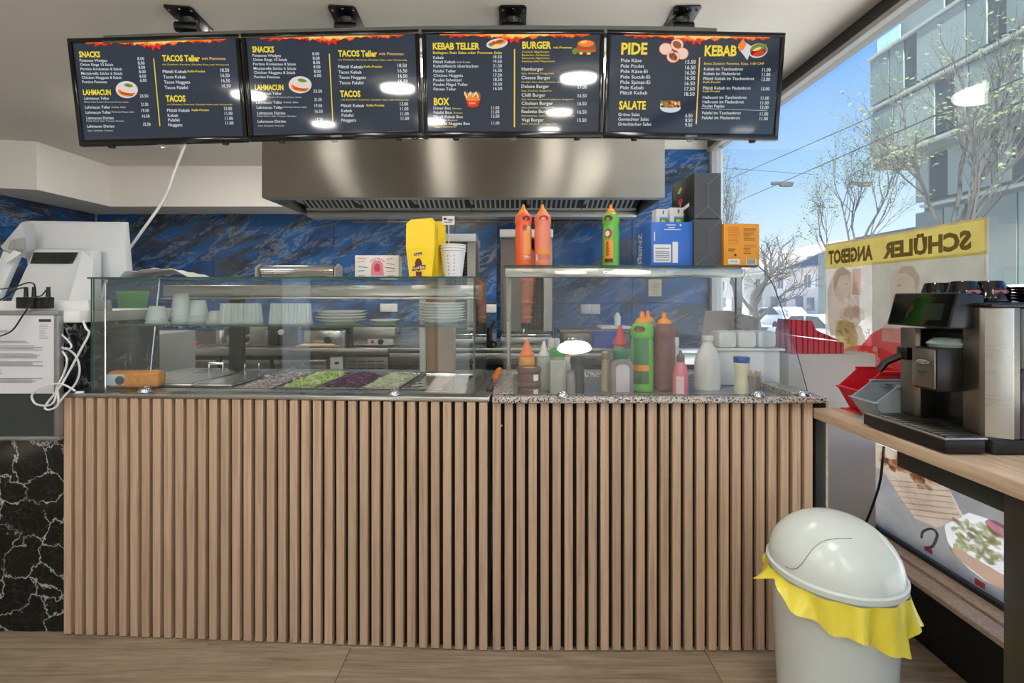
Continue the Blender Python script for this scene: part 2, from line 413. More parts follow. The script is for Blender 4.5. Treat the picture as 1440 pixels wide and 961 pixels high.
m = MB(); m.box((-.02, -4.1, .185), (.05, DR-.045, .222)); m.obj('bottom_frame', M_FRAME, win)
m = MB(); m.box((.008, -4.1, .22), (.016, DR-.045, CEIL-.07)); m.obj('pane', M_WINDOW, win)
# white soffit along the left wall and the left part of the back wall
ZB, YF, XI = 2.008, 4.40, -3.656
m = MB()
pl = [(-4.128, DL), (-4.128, 3.0), (-4.11, 3.60), (XI, 3.72), (XI, YF), (-.2, YF), (-.2, DL)]
pl = [(-4.128, DL), (-4.128, 3.62), (XI, 3.72), (XI, YF), (XSTEP-.01, YF), (XSTEP-.01, DL)]
m.prism([(x, y, ZB) for x, y in pl], (0, 0, CEIL-ZB-.002)); struct(m.obj('trim_2', M_WALL))
m = MB(); m.box((-.006, 0, .54), (.006, .006, ZB)); e = m.obj('trim_3', mat('corner bead', (170, 160, 150), .5), None, (XL+.006, DL-.007, 0)); struct(e)

# round ceiling lamps, some of them added over the kitchen
M_LAMP = mat('lamp diffuser', (255, 250, 240), .5, vary=0, emit=(255, 251, 244), es=LAMP)
M_KFILL = mat('kitchen fill lamp diffuser', (255, 252, 246), .5, vary=0, emit=(255, 250, 240), es=KITCHEN_FILL)
M_WLAMP = mat('hanging lamp diffuser', (255, 252, 246), .5, vary=0, emit=(255, 250, 240), es=15)
def lamp(x, y, r, mt, label, group, drop=0):
    t = thing('ceiling_lamp', label, 'lamp', (x, y, CEIL-.03-drop), 0, group)
    drop = drop or 0
    if drop: m = MB(); m.lathe([(.012, .03), (.012, .0295+drop)], (0, 0, 0), 10); m.obj('stem', M_WHITE, t)
    m = MB(); m.lathe([(r+.008, .005), (r+.010, .012), (r+.010, .022), (r*.5, .03)], (0, 0, 0), 32); m.obj('housing', M_WHITE, t)
    m = MB(); m.lathe([(0, -.028), (r*.7, -.027), (r, -.020), (r+.006, -.01), (r+.006, .004), (r*.8, .011), (0, .0115)], (0, 0, 0), 32); m.obj('diffuser', mt, t)
for i, y in enumerate((.75, -.55, -1.75, -3.0)):
    lamp(.43, y, .11, M_LAMP, 'round white ceiling lamp in the window side row, %s' % ('nearest to the menu screens', 'second from the menu screens', 'third from the menu screens', 'farthest from the menu screens')[i], 'round ceiling lamps')
for i, y in enumerate((.2, -1.3, -2.7)):
    lamp(-1.98, y, .11, M_LAMP, 'round white ceiling lamp in the far left row, %s' % ('nearest to the menu screens', 'middle of three', 'farthest from the menu screens')[i], 'round ceiling lamps')
for i, y in enumerate((.45, -1.1)):
    lamp(-.80, y, .11, M_LAMP, 'round white ceiling lamp of the middle row, %s' % ('nearest to the menu screens', 'farther from the menu screens')[i], 'round ceiling lamps')
lamp(.70, 2.40, .14, M_WLAMP, 'round lamp hung behind the rightmost menu screens, mirrored in the shop window', 'kitchen ceiling lamps', .15)
for x, lb in ((-1.42, 'left'), (-.53, 'middle'), (.376, 'right')): lamp(x, 2.45, .10, M_WLAMP, '%s one of three small added ceiling lamps before the extractor hood' % lb, 'kitchen ceiling lamps')  # added out of view, for kitchen light and bright bands on the hood
lamp(-.75, 4.02, .13, M_KFILL, 'added round lamp between the extractor hood and the rear soffit', 'kitchen ceiling lamps')  # added, hidden by the hood, to brighten the rear tiles and worktop
lamp(-2.35, 3.3, .13, M_KFILL, 'added round lamp over the back counter near the white corner soffit', 'kitchen ceiling lamps')  # added behind the screens as extra light for the left kitchen

# ------------------------------------------------------------------ serving counters
TH = -math.atan2(.08, 1.491); OX, OY = -.07, 1.60
def LW(x, y, z=0): return Vector((OX+x*math.cos(TH)-y*math.sin(TH), OY+x*math.sin(TH)+y*math.cos(TH), z))
ZT = .826
def slats(t, x0, n, pitch, zt):
    for k in range(n):
        x = x0+pitch*k; m = MB(); m.box((-.0135, 0, .004), (.0135, .02, zt), .0012, seg=1); m.obj('slat', M_SLAT, t, (x+.0135, 0, 0))
M_FELT = mat('black felt backing', (20, 18, 16), .9)
t = thing('serving_counter', 'salad bar counter clad in vertical oak slats under the rectangular glass case', 'counter', LW(0, 0), TH)
slats(t, -1.49, 37, .0403, ZT)
m = MB(); m.box((-1.493, .0205, .004), (-.004, .032, ZT)); m.obj('backing', M_FELT, t)
m = MB(); m.box((-1.49, .033, .004), (-.045, .5, .64)); m.obj('carcass', M_DSTEEL, t)
m = MB()
m.box((-1.498, -.004, ZT+.001), (-.004, .105, .843), .003); m.box((-1.498, .49, ZT+.001), (-.045, .60, .843), .003)
m.box((-1.498, .105, ZT+.001), (-1.30, .49, .843)); m.box((-.16+.045, .105, ZT+.001), (-.03, .49, .843))
m.obj('steel_top', M_STEEL, t)
m = MB(); m.box((-1.49, .502, .004), (-.045, .60, ZT)); m.obj('rear_panel', M_DSTEEL, t)
for x in (-.295, -.62, -1.11):
    m = MB(); m.lathe([(.004, 0), (.004, .002), (0, .003)], (x, .0205, .66 if x < -.3 else .70), 10, axis='Y'); m.obj('screw', M_CHROME, t, (0, -.004, 0))

t2 = thing('sauce_counter', 'granite topped counter clad in vertical oak slats under the curved glass case with sauce bottles', 'counter', (-.066, 1.60, 0), 0)
slats(t2, .002, 27, .0397, ZT-.002)
m = MB(); m.box((.002, .0205, .004), (1.068, .032, ZT-.002)); m.obj('backing', M_FELT, t2)
m = MB(); m.box((1.0735, .004, .004), (1.108, .03, ZT-.002), .002); m.obj('end_panel', M_MATBLACK, t2)
m = MB(); m.box((1.1085, .006, .004), (1.116, .03, ZT-.002)); m.obj('end_strip', M_DESK, t2)
m = MB(); m.box((.004, .033, .004), (1.07, .55, .75)); m.obj('carcass', M_DSTEEL, t2)
m = MB()
m.box((0, -.016, ZT-.001), (1.10, .055, .845), .006); m.box((0, .50, ZT-.001), (1.10, .62, .845), .006)
m.box((0, .055, ZT-.001), (.07, .50, .845)); m.box((1.03, .055, ZT-.001), (1.10, .50, .845)); m.obj('granite_top', M_GRANITE, t2)
m = MB(); m.box((1.06, .03, ZT-.06), (1.10, .62, ZT-.002)); m.obj('granite_edge', M_GRANITE, t2)
m = MB(); m.box((.0705, .0555, .815), (1.0295, .4995, .8255)); m.obj('sunk_tray', M_STEEL, t2)
for x in (.03, .505, .905):
    m = MB(); m.lathe([(.004, 0), (.004, .002), (0, .003)], (x, .0165, .745), 10, axis='Y'); m.obj('screw', M_CHROME, t2)

def pane(name, parent, a, b, gl=None, edge=M_EDGE):
    """glass sheet as a box, its narrow sides in the edge green"""
    m = MB(); m.box(a, b); d = [b[i]-a[i] for i in range(3)]; ax = d.index(min(d)); m.bm.normal_update()
    for f in m.bm.faces: f.material_index = 0 if abs(f.normal[ax]) > .9 else 1
    return m.obj(name, [gl or M_GLASS, edge], parent)
def clamp(parent, x, y, z):
    m = MB(); m.lathe([(.022, 0), (.022, .004), (.017, .013), (.009, .018), (0, .019)], (0, 0, 0), 18); m.obj('clamp_foot', M_CHROME, parent, (x, y, z))
# left glass case
CT = 1.245; zb = .8445
t = thing('glass_case', 'rectangular glass food case with a middle shelf over the salad pans', 'display case', LW(0, 0), TH)
pane('front_pane', t, (-1.42, .030, zb), (-.055, .036, CT-.006))
pane('top_pane', t, (-1.43, .026, CT-.006), (-.052, .40, CT))
pane('side_pane', t, (-.063, .0365, zb), (-.057, .40, CT-.0065))
pane('side_pane', t, (-1.418, .0365, zb), (-1.412, .33, CT-.0065))
pane('middle_shelf', t, (-1.405, .10, 1.068), (-.07, .36, 1.076), M_SHELF)
m = MB(); m.box((-1.405, .34, 1.178), (-.07, .385, 1.225), .004); m.box((-1.405, .325, 1.166), (-.07, .345, 1.176), .003); m.obj('light_rail', M_STEEL, t)
m = MB(); m.box((-1.225, .495, zb), (-1.165, .53, 1.19), .004); m.obj('rear_post', M_MATBLACK, t)
m = MB(); m.box((-.10, .42, zb), (-.07, .45, CT-.01), .003); m.obj('rear_post', M_DSTEEL, t)
m = MB(); m.tube([(-1.385, .05, zb), (-1.385, .05, CT-.02)], .003); m.obj('corner_rod', M_CHROME, t)
m = MB(); m.tube([(-1.408, .275, zb), (-1.408, .325, CT-.007)], .003); m.obj('corner_rod', M_CHROME, t)
for x in (-1.21, -.33): clamp(t, x, .018, zb)
# right curved case
t = thing('curved_glass_case', 'glass case with curved front and steel edged top shelf over the sauce bottles', 'display case', (0, 0, 0))
prof = [(1.622, .846), (1.650, .905), (1.683, .972), (1.7486, 1.08), (1.819, 1.1914), (1.880, 1.2585), (1.951, 1.299)]
pp = [Vector((0, y, z)) for y, z in prof]; sm = []
for i in range(len(pp)-1):
    p0, p1, p2, p3 = pp[max(0, i-1)], pp[i], pp[i+1], pp[min(len(pp)-1, i+2)]
    for k in range(4):
        u = k/4; sm.append(.5*((2*p1)+(p2-p0)*u+(2*p0-5*p1+4*p2-p3)*u*u+(3*p1-p0-3*p2+p3)*u**3))
sm.append(pp[-1])
m = MB()
nrm = []
for i in range(len(sm)):
    d = (sm[min(i+1, len(sm)-1)]-sm[max(i-1, 0)]).normalized(); nrm.append(Vector((0, -d.z, d.y)))
xa, xb = -.03, .992
V = [[m.bm.verts.new((x, p.y+n.y*o, p.z+n.z*o)) for p, n in zip(sm, nrm)] for x in (xa, xb) for o in (0, .006)]
A0, A1, B0, B1 = V
for i in range(len(sm)-1):
    for q, e in (((A0[i], B0[i], B0[i+1], A0[i+1]), 0), ((A1[i], A1[i+1], B1[i+1], B1[i]), 0), ((A0[i], A0[i+1], A1[i+1], A1[i]), 1), ((B0[i], B1[i], B1[i+1], B0[i+1]), 1)):
        f = m.bm.faces.new(q); f.material_index = e; f.smooth = True
for i in (0, -1):
    f = m.bm.faces.new((A0[i], A1[i], B1[i], B0[i])); f.material_index = 1
m.obj('curved_pane', [M_GLASS, M_EDGE], t)
def endpane(x):
    m = MB(); pts = [(x, p.y+.004, p.z-.003) for p in sm]+[(x, 2.04, 1.294), (x, 2.04, .846)]
    m.prism(pts, (.005, 0, 0)); m.bm.normal_update()
    for f in m.bm.faces: f.material_index = 0 if abs(f.normal.x) > .9 else 1
    m.obj('end_pane', [M_GLASS, M_GLASS], t)
endpane(.985)
pane('top_shelf', t, (-.035, 1.962, 1.296), (.995, 2.36, 1.304), M_SHELF)
m = MB(); m.box((-.028, 1.968, 1.256), (.935, 1.998, 1.2955), .003); m.obj('steel_bar', M_STEEL, t)
m = MB(); m.tube([(-.012, 1.975, .846), (-.012, 1.975, 1.256)], .006); m.obj('support_rod', M_CHROME, t)
for a, b in (((-.023, 2.045, .846), (-.004, 2.065, 1.2955)), ((.95, 2.045, .846), (.972, 2.065, 1.2955))): m = MB(); m.box(a, b); m.obj('rear_post', M_STEEL, t)
for x in (.168, .815): clamp(t, x, 1.600, .8455)
clamp(t, .972, 1.615, .8455)

# ------------------------------------------------------------------ menu screens on the ceiling rail
M_SCREEN = mat('dark blue screen', (8, 9, 12), .06, vary=0, emit=(44, 53, 66), es=1.0)
M_TXW = mat('white screen lettering', (20, 20, 20), .08, vary=0, emit=(205, 210, 210), es=1.0)
M_TXY = mat('yellow screen lettering', (20, 20, 10), .08, vary=0, emit=(232, 208, 58), es=1.0)
def em(n, c): return mat(n, (15, 10, 8), .08, vary=0, emit=c, es=1.0)
M_RED = em('screen red', (214, 52, 34)); M_ORG = em('screen orange', (240, 130, 44)); M_FLY = em('screen flame yellow', (250, 200, 110))
M_PINK = em('screen pale pink', (232, 200, 186)); M_SBRN = em('screen brown', (150, 84, 44)); M_SGRN = em('screen green', (108, 132, 52)); M_SDRK = em('screen maroon', (96, 22, 26))
SM = [M_SCREEN, M_TXW, M_TXY, M_RED, M_ORG, M_FLY, M_PINK, M_SBRN, M_SGRN, M_SDRK]
W_, Y_, R_, O_, FY_, PK_, BR_, GR_, DK_ = range(1, 10)
HD, IT = .035, .012
TACO = [('SNACKS', 93, 255, 235, 40, Y_, HD), ('Potatoes Wedges', 92, 303, 268, 19, W_, IT), ('Onion Rings 10 Stück', 92, 348, 298, 19, W_, IT), ('Portion Kroketten 8 Stück', 90, 410, 330, 19, W_, IT),
 ('Mozzarella Sticks 6 Stück', 90, 410, 362, 19, W_, IT), ('Chicken Nuggets 8 Stück', 90, 400, 392, 19, W_, IT), ('Portion Pommes', 90, 280, 424, 19, W_, IT)]
TACO += [(p, 538, 590, b, 22, W_, IT) for p, b in (('8.00', 255), ('8.00', 287), ('8.00', 318), ('8.00', 350), ('8.00', 383), ('6.00', 413))]
TACO += [('LAHMACUN', 85, 300, 510, 38, Y_, HD), ('Lahmacun Teller', 88, 283, 545, 20, W_, IT), ('Plätzli Kalb-Poulet (Pommes Frites, Salat)', 85, 427, 567, 10, W_, 0), ('23.50', 522, 588, 528, 22, W_, IT),
 ('Lahmacun Teller', 85, 283, 610, 20, W_, IT), ('Kebab, Salat', 293, 402, 606, 12, W_, 0), ('21.50', 525, 580, 590, 22, W_, IT), ('Lahmacun Teller', 85, 283, 648, 20, W_, IT), ('Pommes Frites, Salat', 290, 462, 641, 12, W_, 0), ('19.50', 522, 580, 635, 22, W_, IT),
 ('Lahmacun Dürüm', 85, 297, 690, 20, W_, IT), ('Kebab Fleisch, Salat, Tomaten, Zwiebeln', 82, 378, 707, 10, W_, 0), ('16.50', 522, 580, 677, 22, W_, IT), ('Lahmacun Dürüm', 82, 295, 751, 20, W_, IT), ('Salat, Zwiebeln, Tomaten', 82, 280, 779, 11, W_, 0), ('15.50', 522, 580, 738, 22, W_, IT),
 ('TACOS Teller', 730, 1020, 261, 42, Y_, HD), ('mit Pommes', 1037, 1217, 250, 20, FY_, 0), ('mit Zwiebeln, Pommes, Cheddar Käse oder Mozzarella', 727, 1240, 291, 11, Y_, 0),
 ('Plätzli Kebab', 722, 907, 348, 22, W_, IT), ('Kalb-Poulet', 915, 1050, 342, 15, Y_, IT), ('Tacos Kebab', 722, 895, 387, 22, W_, IT), ('Tacos Nuggets', 722, 925, 425, 22, W_, IT), ('Tacos Falafel', 722, 903, 465, 22, W_, IT)]
TACO += [(p, 1168, 1237, b, 25, W_, IT) for p, b in (('18.50', 338), ('16.50', 377), ('16.50', 415), ('16.50', 454))]
TACO += [('TACOS', 722, 875, 558, 44, Y_, HD), ('mit Zwiebeln, Pommes, Cheddar Käse oder Mozzarella', 727, 1235, 585, 11, Y_, 0), ('Plätzli Kebab', 722, 897, 634, 22, W_, IT), ('Kalb-Poulet', 915, 1050, 628, 15, Y_, IT), ('Kebab', 722, 803, 672, 22, W_, IT), ('Falafel', 722, 810, 706, 22, W_, IT), ('Nuggets', 718, 828, 742, 22, W_, IT)]
TACO += [(p, 1168, 1230, b, 24, W_, IT) for p, b in (('13.00', 622), ('11.00', 658), ('11.00', 695), ('11.00', 730))]
KT = [('KEBAB TELLER', 107, 453, 205, 45, Y_, HD), ('Beilagen: Reis Salat oder Pommes Salat', 107, 620, 238, 17, Y_, IT), ('Kebab', 107, 185, 275, 20, W_, IT), ('Plätzli Kebab', 107, 272, 306, 20, W_, IT), ('Kalb-Poulet', 282, 382, 304, 12, W_, 0), ('Kebabfleisch überbacken', 107, 442, 337, 20, W_, IT), ('Falafel Teller', 105, 275, 373, 20, W_, IT), ('Chicken Nuggets', 105, 326, 405, 20, W_, IT), ('Poulet Schnitzel', 103, 313, 438, 20, W_, IT), ('Poulet Flügel Teller', 103, 362, 471, 20, W_, IT), ('Fitness Teller', 103, 272, 505, 20, W_, IT)]
KT += [(p, 552, 618, b, 22, W_, IT) for p, b in (('18.50', 271), ('19.50', 304), ('21.50', 336), ('16.50', 369), ('17.50', 404), ('18.50', 436), ('18.50', 469), ('16.50', 502))]
KT += [('BOX', 102, 218, 612, 50, Y_, HD), ('Döner Box', 98, 230, 646, 21, W_, IT), ('Pommes', 243, 308, 644, 12, Y_, 0), ('Falafel Box', 98, 238, 678, 21, W_, IT), ('Pommes', 250, 316, 677, 12, Y_, 0), ('Plätzli Kebab Box', 98, 320, 710, 21, W_, IT), ('Kalb-Poulet, Pommes', 98, 278, 731, 12, Y_, 0), ('Chicken Nuggets Box', 98, 372, 760, 21, W_, IT), ('Nuggets und Pommes', 98, 265, 780, 12, Y_, 0)]
KT += [(p, 535, 595, b, 23, W_, IT) for p, b in (('11.00', 645), ('11.00', 675), ('13.00', 707), ('11.00', 758))]
KT += [('BURGER', 770, 985, 200, 48, Y_, HD), ('mit Pommes', 1002, 1138, 200, 16, Y_, IT), ('Cocktail, Bigg Burger,', 768, 975, 230, 13, Y_, 0), ('Barbecue, Andalouse,', 768, 972, 253, 13, Y_, 0), ('Samourai, Algerienne,', 768, 975, 275, 13, Y_, 0), ('Ketchup oder Mayonnaise', 768, 1012, 298, 13, Y_, 0),
 ('Hamburger', 765, 927, 360, 24, W_, IT), ('Salat, Zwiebeln, Essiggurken', 763, 1003, 386, 11, Y_, 0), ('Cheese Burger', 763, 980, 423, 24, W_, IT), ('Cheddar Käse, Salat, Zwiebeln, Essiggurken', 763, 1125, 449, 11, Y_, 0), ('Deluxe Burger', 763, 970, 487, 24, W_, IT), ('Salat, Zwiebeln, Essiggurken', 763, 990, 513, 11, Y_, 0), ('Chilli Burger', 763, 943, 551, 24, W_, IT), ('Salat, Zwiebeln, Peperoncini, Jalapenos, Essiggurken', 763, 1155, 576, 11, Y_, 0), ('Chicken Burger', 763, 1000, 612, 24, W_, IT), ('Salat, Zwiebeln, Essiggurken', 763, 1010, 637, 11, Y_, 0), ('Raclette Burger', 763, 990, 672, 24, W_, IT), ('Raclettekäse, Salat, Zwiebeln, Essiggurken', 763, 1160, 698, 11, Y_, 0), ('Vegi Burger', 763, 930, 735, 24, W_, IT), ('Salat, Zwiebeln, Essiggurken', 763, 1030, 758, 11, Y_, 0)]
KT += [(p, 1186, 1253, b, 25, W_, IT) for p, b in (('16.50', 428), ('17.00', 493), ('16.50', 557), ('16.50', 615), ('16.50', 677), ('15.50', 738))]
PD = [('PIDE', 118, 287, 345, 68, Y_, HD)]+[(a, 118, x, b, 21, W_, IT) for a, x, b in (('Pide Käse', 253, 395), ('Pide Poulet', 270, 431), ('Pide Käse-Ei', 293, 464), ('Pide Sucuk-Ei', 310, 499), ('Pide Spinat-Ei', 312, 533), ('Pide Kebab', 270, 567), ('Plätzli Kebab', 295, 600))]
PD += [(p, 537, 604, b, 23, W_, IT) for p, b in (('15.50', 405), ('16.50', 440), ('16.50', 473), ('16.50', 507), ('16.50', 541), ('17.50', 575), ('18.50', 608))]
PD += [('SALATE', 112, 288, 695, 50, Y_, HD), ('Grüne Salat', 108, 250, 738, 19, W_, IT), ('Gemischter Salat', 108, 310, 768, 19, W_, IT), ('Griechischer Salat', 108, 328, 800, 19, W_, IT), ('6.50', 549, 596, 746, 22, W_, IT), ('8.50', 549, 596, 776, 22, W_, IT), ('9.50', 549, 596, 806, 22, W_, IT),
 ('KEBAB', 658, 865, 355, 62, Y_, HD), ('Extra Zutaten: Pommes, Käse, 1.00 CHF', 658, 1047, 411, 15, Y_, 0)]
PD += [(a, 658, x, b, 18, W_, IT) for a, x, b in (('Kebab im Taschenbrot', 912, 447), ('Kebab im Fladenbrot', 897, 476), ('Plätzli Kebab im Taschenbrot', 988, 507), ('Plätzli Kebab im Fladenbrot', 968, 567), ('Halloumi im Taschenbrot', 945, 626), ('Halloumi im Fladenbrot', 928, 655), ('Poulet Pepito', 803, 682), ('Falafel im Taschenbrot', 912, 726), ('Falafel im Fladenbrot', 907, 757))]
PD += [('Kalb-Poulet', 658, 770, 527, 13, Y_, 0), ('Kalb-Poulet', 658, 770, 585, 13, Y_, 0)]
PD += [(p, 1037, 1091, b, 21, W_, IT) for p, b in (('11.00', 453), ('11.00', 483), ('13.00', 513), ('13.00', 573), ('11.00', 632), ('11.00', 662), ('12.00', 691), ('11.00', 733), ('11.00', 763))]

TW, THH = .717, .425
TILT = math.radians(6)
def screen(px0, px1, pyl, pyr, label, corners, texts, lines, pics, brand):
    d = 1.975
    xc = PX((px0+px1)/2, d); zc = PZ((pyl[0]+pyl[1]+pyr[0]+pyr[1])/4, d)
    roll = math.atan2(((pyl[0]+pyl[1])-(pyr[0]+pyr[1]))/2, px1-px0)
    t = thing('menu_screen', label, 'screen', (xc, d, zc), 0, 'menu screens')
    t.rotation_mode = 'XYZ'; t.rotation_euler = (TILT, -roll, 0)
    wd = (px1-px0)*d/F-.001; h = THH; bz = .017
    m = MB()
    m.box((-wd/2, 0, h/2-bz), (wd/2, .022, h/2), .003); m.box((-wd/2, 0, -h/2), (wd/2, .022, -h/2+bz+.008), .003)
    m.box((-wd/2, 0, -h/2+bz), (-wd/2+bz, .022, h/2-bz), .003); m.box((wd/2-bz, 0, -h/2+bz), (wd/2, .022, h/2-bz), .003)
    m.obj('bezel', mat('glossy black bezel', (12, 12, 13), .12), t)
    m = MB(); m.box((-wd/2+.01, .0225, -h/2+.01), (wd/2-.01, .06, h/2-.01), .012); m.obj('rear_housing', M_MATBLACK, t)
    sw, sh = wd-2*bz, h-2*bz-.008
    m = MB(); m.box((-sw/2, .008, -h/2+bz+.008), (sw/2, .022, h/2-bz)); sc = m.obj('display_panel', M_SCREEN, t)
    m = MB(); sh_ = Sheet(m, (-sw/2, .008, -h/2+bz+.008), (sw, 0, 0), (0, 0, sh), .0006)
    TL, TR, BR, BL = corners
    def uv(x, y):
        s_ = (x-TL[0])/(TR[0]-TL[0])
        for _ in range(2):
            yt = TL[1]+(TR[1]-TL[1])*s_; yb = BL[1]+(BR[1]-BL[1])*s_; v = (y-yt)/(yb-yt)
            xl = TL[0]+(BL[0]-TL[0])*v; xr = TR[0]+(BR[0]-TR[0])*v; s_ = (x-xl)/(xr-xl)
        return s_, 1-v
    Hc = (BL[1]+BR[1]-TL[1]-TR[1])/2; Wc = TR[0]-TL[0]
    rnd = random.Random(3)
    for lay, (mi, k) in enumerate(((DK_, 1.15), (R_, 1.0), (O_, .74), (FY_, .5))):
        n = 46
        for i in range(n):
            if rnd.random() < (.30, .22, .3, .2)[lay] or (lay == 3 and abs(i-n/2) > 9): rnd.random(); continue
            u = .09+.84*(i+rnd.random()*.6)/n; hh = (.008+.042*rnd.random()**1.3+.05*math.exp(-((u-.5)/.10)**2))*k*min(1, 9*min(u-.05, .97-u))
            wv = .014+.012*rnd.random(); dx = (rnd.random()-.5)*.03
            sh_.poly([(u-wv, 1), (u-wv*.8, 1-hh*.55), (u+dx-wv*.3, 1-hh*.8), (u+dx*1.6, 1-hh), (u+dx+wv*.5, 1-hh*.72), (u+wv, 1-hh*.4), (u+wv, 1)], mi); sh_.k -= .11
        sh_.k += .1
    for tx, x0, x1, b, cap, mi, bo in texts:
        u0, v0 = uv(x0, b); u1, v1 = uv(x1, b)
        rot = 0
        sh_.text(tx, u0, u1, v0, cap/Hc, mi, bo, rise=(v1-v0)/(u1-u0)); sh_.k -= .1
    for (xa, ya, xb, yb, wd_, mi) in lines:
        a, b = uv(xa, ya), uv(xb, yb)
        if abs(xa-xb) < 40: q = wd_/Wc/2; sh_.poly([(b[0]-q, b[1]), (b[0]+q, b[1]), (a[0]+q, a[1]), (a[0]-q, a[1])], mi)
        else: q = wd_/Hc/2; sh_.poly([(a[0], a[1]-q), (b[0], b[1]-q), (b[0], b[1]+q), (a[0], a[1]+q)], mi)
    for fn in pics: fn(sh_, uv, Wc, Hc)
    m.obj('menu_print', SM, sc, angle=3)
    if brand:
        m = MB(); s2 = Sheet(m, (0, 0, -h/2+.006), (1, 0, 0), (0, 0, 1), -.0006); s2.N = Vector((0, -1, 0)); s2.lift = .0006
        s2.text('DAEWOO', -.026+.005, .026, 0.002, .008, 0, .01); m.obj('brand_lettering', mat('grey lettering', (170, 172, 172), .4), t, angle=3)
    m = MB()
    for x in (-wd*.32, wd*.36): m = MB(); m.lathe([(.012, -.007), (.014, 0), (.014, .001)], (x, .012, -h/2-.001), 12); m.obj('rubber_foot', M_MATBLACK, t)
    m = MB(); m.lathe([(0, -.012), (.012, -.009), (.016, 0)], (-.01 if px0 < 500 else 0, .008, -h/2-.0005), 12); m.obj('sensor', M_CLEAR, t)
    return t
def blob(s, uv, Wc, Hc, x, y, rx, ry, mi, rot=0, n=22):
    u, v = uv(x, y); c, d = math.cos(rot), math.sin(rot)
    s.poly([(u+(rx*math.cos(a)*c-ry*math.sin(a)*d)/Wc, v-(rx*math.cos(a)*d+ry*math.sin(a)*c)/Hc) for a in [2*PI*k/n for k in range(n)]][::-1], mi)
def pic_lahmacun(s, uv, W, H):
    for a in ((428, 471, 86, 63, W_, 0), (428, 471, 78, 56, PK_, 0), (424, 490, 66, 32, O_, .15), (430, 482, 60, 24, R_, .15), (432, 476, 62, 20, PK_, .2), (440, 450, 66, 22, W_, .35), (446, 440, 34, 13, SM and GR_, .2), (425, 505, 52, 7, BR_, .2)): blob(s, uv, W, H, *a)
def pic_teller(s, uv, W, H):
    for a in ((583, 165, 80, 36, W_, -.15), (583, 165, 70, 29, PK_, -.15), (610, 152, 44, 18, O_, -.2), (600, 150, 30, 12, BR_, -.2), (545, 172, 24, 14, GR_, 0), (560, 160, 16, 12, R_, 0), (575, 180, 30, 10, FY_, -.2)): blob(s, uv, W, H, *a)
def pic_box(s, uv, W, H):
    s.poly([uv(*p) for p in ((347, 580), (360, 625), (395, 633), (435, 622), (455, 565), (400, 590))], R_)
    for k in range(16):
        x = 342+k*7; blob(s, uv, W, H, x, 552-(18 if k % 3 == 0 else 8)+(k % 2)*6, 9, 22, (FY_, O_, W_, BR_)[k % 4], .3*(k % 3-1), 8)
    blob(s, uv, W, H, 398, 570, 55, 16, O_); u0, v0 = uv(370, 607); u1, _ = uv(415, 607); s.text('KEBAB', u0, u1, v0, .018, FY_, .02)
def pic_burger(s, uv, W, H):
    for a in ((1232, 228, 82, 20, BR_, 0), (1235, 232, 78, 14, DK_, 0), (1238, 215, 80, 16, GR_, 0), (1240, 205, 78, 12, R_, 0), (1243, 190, 74, 14, SM and BR_, 0), (1243, 172, 68, 34, BR_, 0), (1240, 166, 58, 24, O_, 0), (1225, 155, 26, 9, FY_, -.2), (1160, 222, 20, 24, GR_, .4), (1205, 236, 14, 9, FY_, 0), (1262, 238, 16, 8, FY_, 0)): blob(s, uv, W, H, *a)
def pic_pide(s, uv, W, H):
    for x, y in ((405, 313), (478, 287), (512, 342), (455, 362)):
        blob(s, uv, W, H, x, y, 42, 38, O_); blob(s, uv, W, H, x, y, 39, 34, PK_); blob(s, uv, W, H, x, y, 30, 22, (BR_ if (x+y) % 2 else PK_), .5)
    for x, y, r in ((470, 330, .3), (440, 355, 1.0), (470, 372, 1.2), (455, 345, 2.0)): blob(s, uv, W, H, x, y, 18, 4, DK_, r)
def pic_salad(s, uv, W, H):
    blob(s, uv, W, H, 448, 685, 68, 32, W_); blob(s, uv, W, H, 447, 663, 70, 24, GR_)
    rnd = random.Random(5)
    for k in range(26): blob(s, uv, W, H, 447+rnd.uniform(-58, 58), 662+rnd.uniform(-16, 16), 11, 8, (R_, W_, GR_, O_, DK_)[k % 5], rnd.random()*3, 9)
def pic_kebab(s, uv, W, H):
    s.poly([uv(*p) for p in ((935, 385), (868, 305), (905, 265), (960, 300))], W_)
    s.poly([uv(*p) for p in ((880, 330), (870, 290), (900, 250), (925, 285), (905, 320))], O_)
    for a in ((1000, 325, 62, 45, W_, -.2), (1003, 322, 55, 40, BR_, -.2), (1000, 335, 48, 24, DK_, -.2), (1005, 342, 40, 14, R_, -.3), (1005, 305, 52, 20, GR_, -.25), (995, 315, 30, 8, FY_, -.4), (1025, 298, 22, 9, GR_, .3)): blob(s, uv, W, H, *a)
tl = [(665, 243, 652, 740, 7, Y_)]
c1 = ((75, 262), (1075, 250), (1065, 835), (90, 860)); c2 = ((55, 135), (1310, 95), (1300, 815), (40, 845))
def remap(ts, a, b): return ts
screen(102, 342, (57, 204), (51, 197), 'leftmost menu screen, snacks and tacos list, a white cable hanging below it', c2, TACO, tl, [pic_lahmacun], False)
screen(344, 592, (51, 196), (45, 190), 'second menu screen from the left, snacks and tacos list, above the white soffit end', c2, TACO, tl, [pic_lahmacun], True)
screen(594, 849, (46, 190), (46, 190), 'third menu screen from the left, kebab plates, boxes and burgers', ((60, 97), (1345, 97), (1345, 810), (50, 810)), KT, [(713, 205, 708, 778, 8, Y_)], [pic_teller, pic_box, pic_burger], False)
screen(851, 1100, (46, 190), (50, 195), 'rightmost menu screen next to the window, pide, salads and kebab list', ((50, 222), (1145, 240), (1135, 855), (40, 840)), PD, [(627, 365, 622, 790, 7, FY_), (652, 688, 1085, 702, 2, W_)], [pic_pide, pic_salad, pic_kebab], True)

